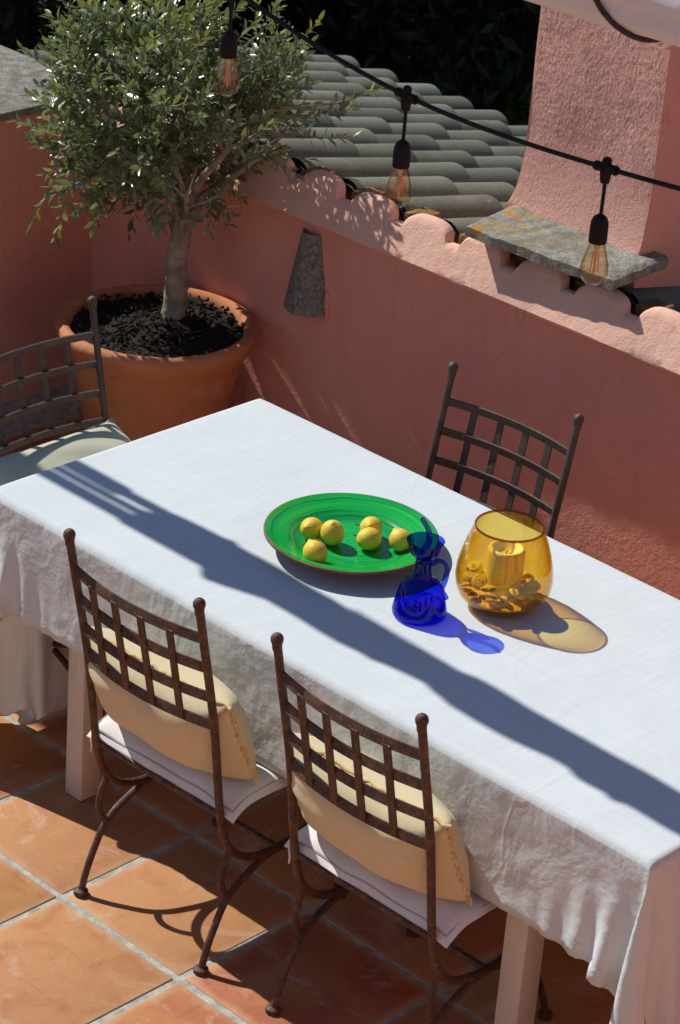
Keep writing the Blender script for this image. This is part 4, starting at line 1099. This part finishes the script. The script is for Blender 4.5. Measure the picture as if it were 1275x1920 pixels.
for k in range(22):
    a = k * 2.399 + 0.3; r = 0.062 + 0.024 * ((k * 7) % 5) / 4
    if k >= 15: r = 0.058 + 0.016 * ((k * 3) % 4) / 3
    kd = (k * 5 + k // 3) % 4; s_ = rsx.uniform(0.019, 0.026) * (0.85 if kd == 2 else 1)
    if kd not in protos: o = mesh('seashell', sh_meshes[kd][0], sh_meshes[kd][1], None, angle=70); protos[kd] = o
    else: o = protos[kd].copy(); COL.objects.link(o)
    o.location = VC + Vector((r * math.cos(a), r * math.sin(a), 0.047 + (0.018 if k >= 15 else 0) + rsx.uniform(-.003, .003)))
    o.scale = (s_, s_, s_); o.rotation_euler = (rsx.uniform(-.6, .6), rsx.uniform(-.6, .6), rsx.uniform(0, 6.3))
    rel = o.location - VC; fr_c = rel.x * 0.678 - rel.y * 0.735; rt_c = rel.x * 0.735 + rel.y * 0.678
    sec = int(round(math.atan2(rt_c, fr_c) / (math.pi / 4))) % 8
    where = ['in front of', 'front right of', 'right of', 'back right of', 'behind', 'back left of', 'left of', 'front left of'][sec]
    knd = ['fan-ribbed seashell', 'ring-ridged seashell', 'spiral snail shell', 'pale ringed seashell'][kd]
    tag(o, ('upper ' if k >= 15 else 'lower ') + knd + ' ' + where + ' the candle in the amber bowl', 'seashell', 'seashells in the amber bowl')

# ------------------------------------------------------------------ string lights
YS = -0.81
J = [Vector((0.655, YS, 2.113)), Vector((1.153, YS, 2.0225)), Vector((1.651, YS, 2.023)), Vector((2.16, YS, 2.075))]
st = empty('string_lights', (1.1, YS, 2.0)); tag(st, 'black cord of festoon lights with hanging clear filament bulbs', 'string lights')
o0 = Vector((1.1, YS, 2.0))
cpts = [Vector((-0.9, YS, 2.66)), Vector((0.1, YS, 2.29))] + [J[0]] + [J[1]] + [J[2]] + [J[3], Vector((2.7, YS, 2.2)), Vector((3.4, YS, 2.45))]
mesh('cord', tube([p - o0 for p in smooth_path(cpts, 12)], 0.0049, 8), 'rubber', st)
def bulb_prof(): return [(0, 0), (0.008, 0.001), (0.0165, 0.0055), (0.0225, 0.013), (0.0258, 0.022), (0.0265, 0.030), (0.0250, 0.042), (0.0215, 0.056), (0.0175, 0.070), (0.0150, 0.082), (0.0142, 0.090)]
for k, j in enumerate(J):
    b = j - o0
    yaw = 0.03 * math.sin(k * 4)
    nx_ = (J[min(k + 1, 3)] - J[max(k - 1, 0)]).normalized()
    mesh('connector', join(tube([b - nx_ * .026, b - nx_ * .022, b - nx_ * .018, b + nx_ * .018, b + nx_ * .022, b + nx_ * .026], [.0085, .010, .0088, .0088, .010, .0085], 10), tube([b + Vector((0, 0, -.028)), b + Vector((0, 0, -.020)), b], [.0085, .010, .0125], 10), sphere((b.x, b.y, b.z + .012), .0095)), 'rubber', st)
    mesh('drop_cord', tube([b, b + Vector((.001, 0, -.05)), b + Vector((0, 0, -.10))], 0.0036, 8), 'rubber', st)
    zt = b.z - 0.088
    mesh('socket', xf(lathe([(0, 0), (.006, -.001), (.0125, -.006), (.0162, -.014), (.0172, -.025), (.0172, -.052), (.0165, -.055), (0, -.055)], 24), tr(b.x, b.y, zt)), 'rubber', st)
    zb = zt - .055 - .084
    pf = bulb_prof(); inner = [(max(r - .0009, 0), z + .0008) for r, z in pf][::-1]
    bl = mesh('bulb', xf(lathe(pf + inner, 32), tr(b.x, b.y, zb)), 'bulb', st, angle=85)
    fp = []
    for q in range(4):
        a = q * math.pi / 2 + k
        fp.append(tube([(b.x + .0075 * math.cos(a), b.y + .0075 * math.sin(a), zb + .026), (b.x + .0045 * math.cos(a + .2), b.y + .0045 * math.sin(a + .2), zb + .066)], .0011, 6))
    mesh('filament', join(*fp), 'fil', bl)
    mesh('stem', xf(lathe([(0, .02), (.002, .022), (.002, .062), (.006, .075), (.0065, .084), (0, .084)], 12), tr(b.x, b.y, zb)), 'stem', bl)

# ------------------------------------------------------------------ rolled awning overhead
RY, RZ = -0.849, 2.388
aw = empty('rolled_awning', (0.5, RY, RZ)); tag(aw, 'rolled-up white canvas awning tied with dark rope at top right', 'awning')
LOW = [(-3.2, .06), (-2.4, .05), (-1.545, .045), (-1.445, .072), (-1.33, .05), (-1.105, .031), (-1.06, .046), (-.945, .022), (-.875, .10), (-.73, .054), (-.505, .064), (-.235, .045), (-.18, .072), (-.10, .074), (.175, .066), (.215, .082), (.44, .083), (.9, .07), (1.25, .08), (1.7, .062), (2.2, .08), (4.0, .07)]
UPP = [(-3.2, .055), (-1.545, .055), (-1.13, .071), (-.86, .07), (-.63, .06), (-.32, .04), (-.23, .058), (-.07, .048), (.35, .04), (.9, .055), (1.4, .048), (2.0, .06), (4.0, .055)]
LOW = [(x_ - 0.045, y_) for x_, y_ in LOW]; UPP = [(x_ - 0.045, y_) for x_, y_ in UPP]
LX, LY = zip(*LOW); UX, UY = zip(*UPP)
def roll_fn(u, v):
    x = -1.2 + 5.2 * u; a = 2 * math.pi * v
    wy = float(np.interp(x, UX, UY)) if math.cos(a) > 0 else float(np.interp(x, LX, LY))
    wy += 0.006 * nz(x * 7, math.cos(a) * 2, math.sin(a) * 2)
    wz = 0.088 + 0.012 * nz(x * 2.3, 4) + 0.010 * nz(x * 5, math.sin(a) * 2, 6)
    f_ = 1 + 0.05 * math.sin(5 * a + x * 3 + 2 * nz(x * 2, 1)) + 0.03 * math.sin(11 * a + x * 5)
    if u == 0: f_ *= 0.3
    return (x - 0.5, wy * math.cos(a) * f_, wz * math.sin(a) * f_ + 0.012 * nz(x * 1.5, 7))
mesh('canvas', gridsurf(420, 44, roll_fn), 'canvas', aw, angle=180)
# beyond the tie the canvas is only folded: three strands with slim gaps between them
def strand(c, r, gaps):
    pth, rad = [], []
    for i in range(90):
        x = -3.3 + 2.35 * i / 89
        k_ = 1.0
        for g0, g1 in gaps:
            if g0 < x < g1: k_ = 0.0
        pth.append((x - 0.5, c, 0.01 * math.sin(x * 5 + c * 90))); rad.append(r + (0.0 if k_ == 0 else 0.009))
    return tube(pth, rad, 12)
for c, r, g in ((-0.037, 0.0215, [(-1.62, -1.28)]), (0.004, 0.0135, [(-1.62, -1.28)]), (0.046, 0.0175, [(-1.38, -1.13)])):
    mesh('canvas_fold', strand(c, r, g), 'canvas', aw)
mesh('pole', tube([(-3.9, 0.004, .0), (3.7, 0.0, .02)], 0.011, 12), 'steel', aw)
for k in range(-6, 4):
    xc = 1.70 + 0.7 * k
    if xc < -3 or xc > 3.7: continue
    pts = []
    for i in range(41):
        a = 2 * math.pi * i / 40; xx = xc + 0.07 * math.cos(a + 0.6)
        wy = (float(np.interp(xx, UX, UY)) if math.cos(a) > 0 else float(np.interp(xx, LX, LY))) + 0.004
        pts.append((xx - 0.5, wy * math.cos(a), (0.098 if xc > -1.1 else 0.035) * math.sin(a)))
    mesh('rope', tube(pts, 0.0052, 7), 'rope', aw)

# ------------------------------------------------------------------ dark wood behind the roof
rw = random.Random(99)
def crown_leaves(n, cr_, cz, rs, size, seed):
    rg = np.random.RandomState(seed)
    q = rg.randn(n, 3); q /= np.linalg.norm(q, axis=1)[:, None]
    lump = 1 + 0.22 * np.sin(q[:, 0] * 5 + seed) * np.cos(q[:, 1] * 4 + seed * 2) + 0.15 * np.sin(q[:, 2] * 7 + seed)
    p = q * (rg.rand(n) ** 0.4 * lump)[:, None] * np.array(rs) + np.array([0, 0, cz])
    a = rg.randn(n, 3); a /= np.linalg.norm(a, axis=1)[:, None]; b = np.cross(a, rg.randn(n, 3)); b /= np.linalg.norm(b, axis=1)[:, None]
    s = size * (0.6 + 0.8 * rg.rand(n))[:, None]
    v = np.stack([p - a * s, p - b * s * .3, p + a * s, p + b * s * .3], 1).reshape(-1, 3)
    f = np.arange(n * 4).reshape(-1, 4)
    return v.tolist(), f.tolist()
fwd = Vector((-0.607, 0.658, 0)).normalized(); rgt = Vector((0.735, 0.678, 0)).normalized()
TR = [(17.6, -2.6, 'dark bushy tree behind the stone coping at top left'), (18.6, -0.6, 'dark tree in the shade behind the olive tree crown'), (18.0, 1.0, 'dark tree just past the tiled eave in the middle'),
      (19.2, 2.6, 'shaded tree beside the chimney, furthest right in the dark wood'), (22.5, -1.6, 'deep shaded tree in the second row of the wood on the left'), (22.8, 0.7, 'deep shaded tree in the second row of the wood on the right'),
      (20.4, -4.9, 'unseen dark tree added beyond the left edge to shade the wood'), (22.0, 4.4, 'dark tree of the wood hidden behind the chimney'), (25.5, -4.6, 'unseen tall tree added far beyond the left edge to shade the wood'), (26, -0.5, 'tall tree at the back of the wood')]  # trees past the left edge are unseen, added to shade the wood
for k, (dist, lat, lab) in enumerate(TR):
    p = CAM + fwd * dist + rgt * lat; b0 = Vector((p.x, p.y, -4.2))
    t = empty('wood_tree', b0); tag(t, lab, 'tree', 'trees of the dark wood')
    H = rw.uniform(9.0, 12)
    tpth = smooth_path([(0, 0, -.3), (.1, .05, 2), (.0, .2, 4.5), (.2, .1, H * .8)], 4)
    tt = mesh('trunk', tube(tpth, [0.2, 0.05], 9), 'darkbark', t)
    for q in range(26):
        z = rw.uniform(0.9, H * .7); a = rw.uniform(0, 6.3); L = rw.uniform(0.9, 1.9)
        d = Vector((math.cos(a), math.sin(a), rw.uniform(-.25, .3)))
        mesh('branch', tube(smooth_path([(0.05, 0.1, z), Vector((0.05, .1, z)) + d * L * .5 + Vector((0, 0, .12)), Vector((0.05, .1, z)) + d * L + Vector((rw.uniform(-.2, .2), rw.uniform(-.2, .2), -.1))], 4), [0.035, 0.006], 5), 'darkbark', t)
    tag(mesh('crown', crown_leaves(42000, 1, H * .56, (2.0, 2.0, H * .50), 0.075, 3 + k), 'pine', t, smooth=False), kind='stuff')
for k, (dist, lat, z, lab) in enumerate(((17.0, 1.05, -2.0, 'small bright green sapling in a gap of the dark wood'), (16.6, 0.3, -2.2, 'low green bush below the dark trees just above the eave'))):
    p = CAM + fwd * dist + rgt * lat
    t = empty('sapling', (p.x, p.y, -4.2)); tag(t, lab, 'bush')
    mesh('stem', tube([(0, 0, 0), (.03, 0, .6), (0.0, .02, -z * -1 + 4.2 + .2)], [0.02, 0.006], 6), 'darkbark', t)
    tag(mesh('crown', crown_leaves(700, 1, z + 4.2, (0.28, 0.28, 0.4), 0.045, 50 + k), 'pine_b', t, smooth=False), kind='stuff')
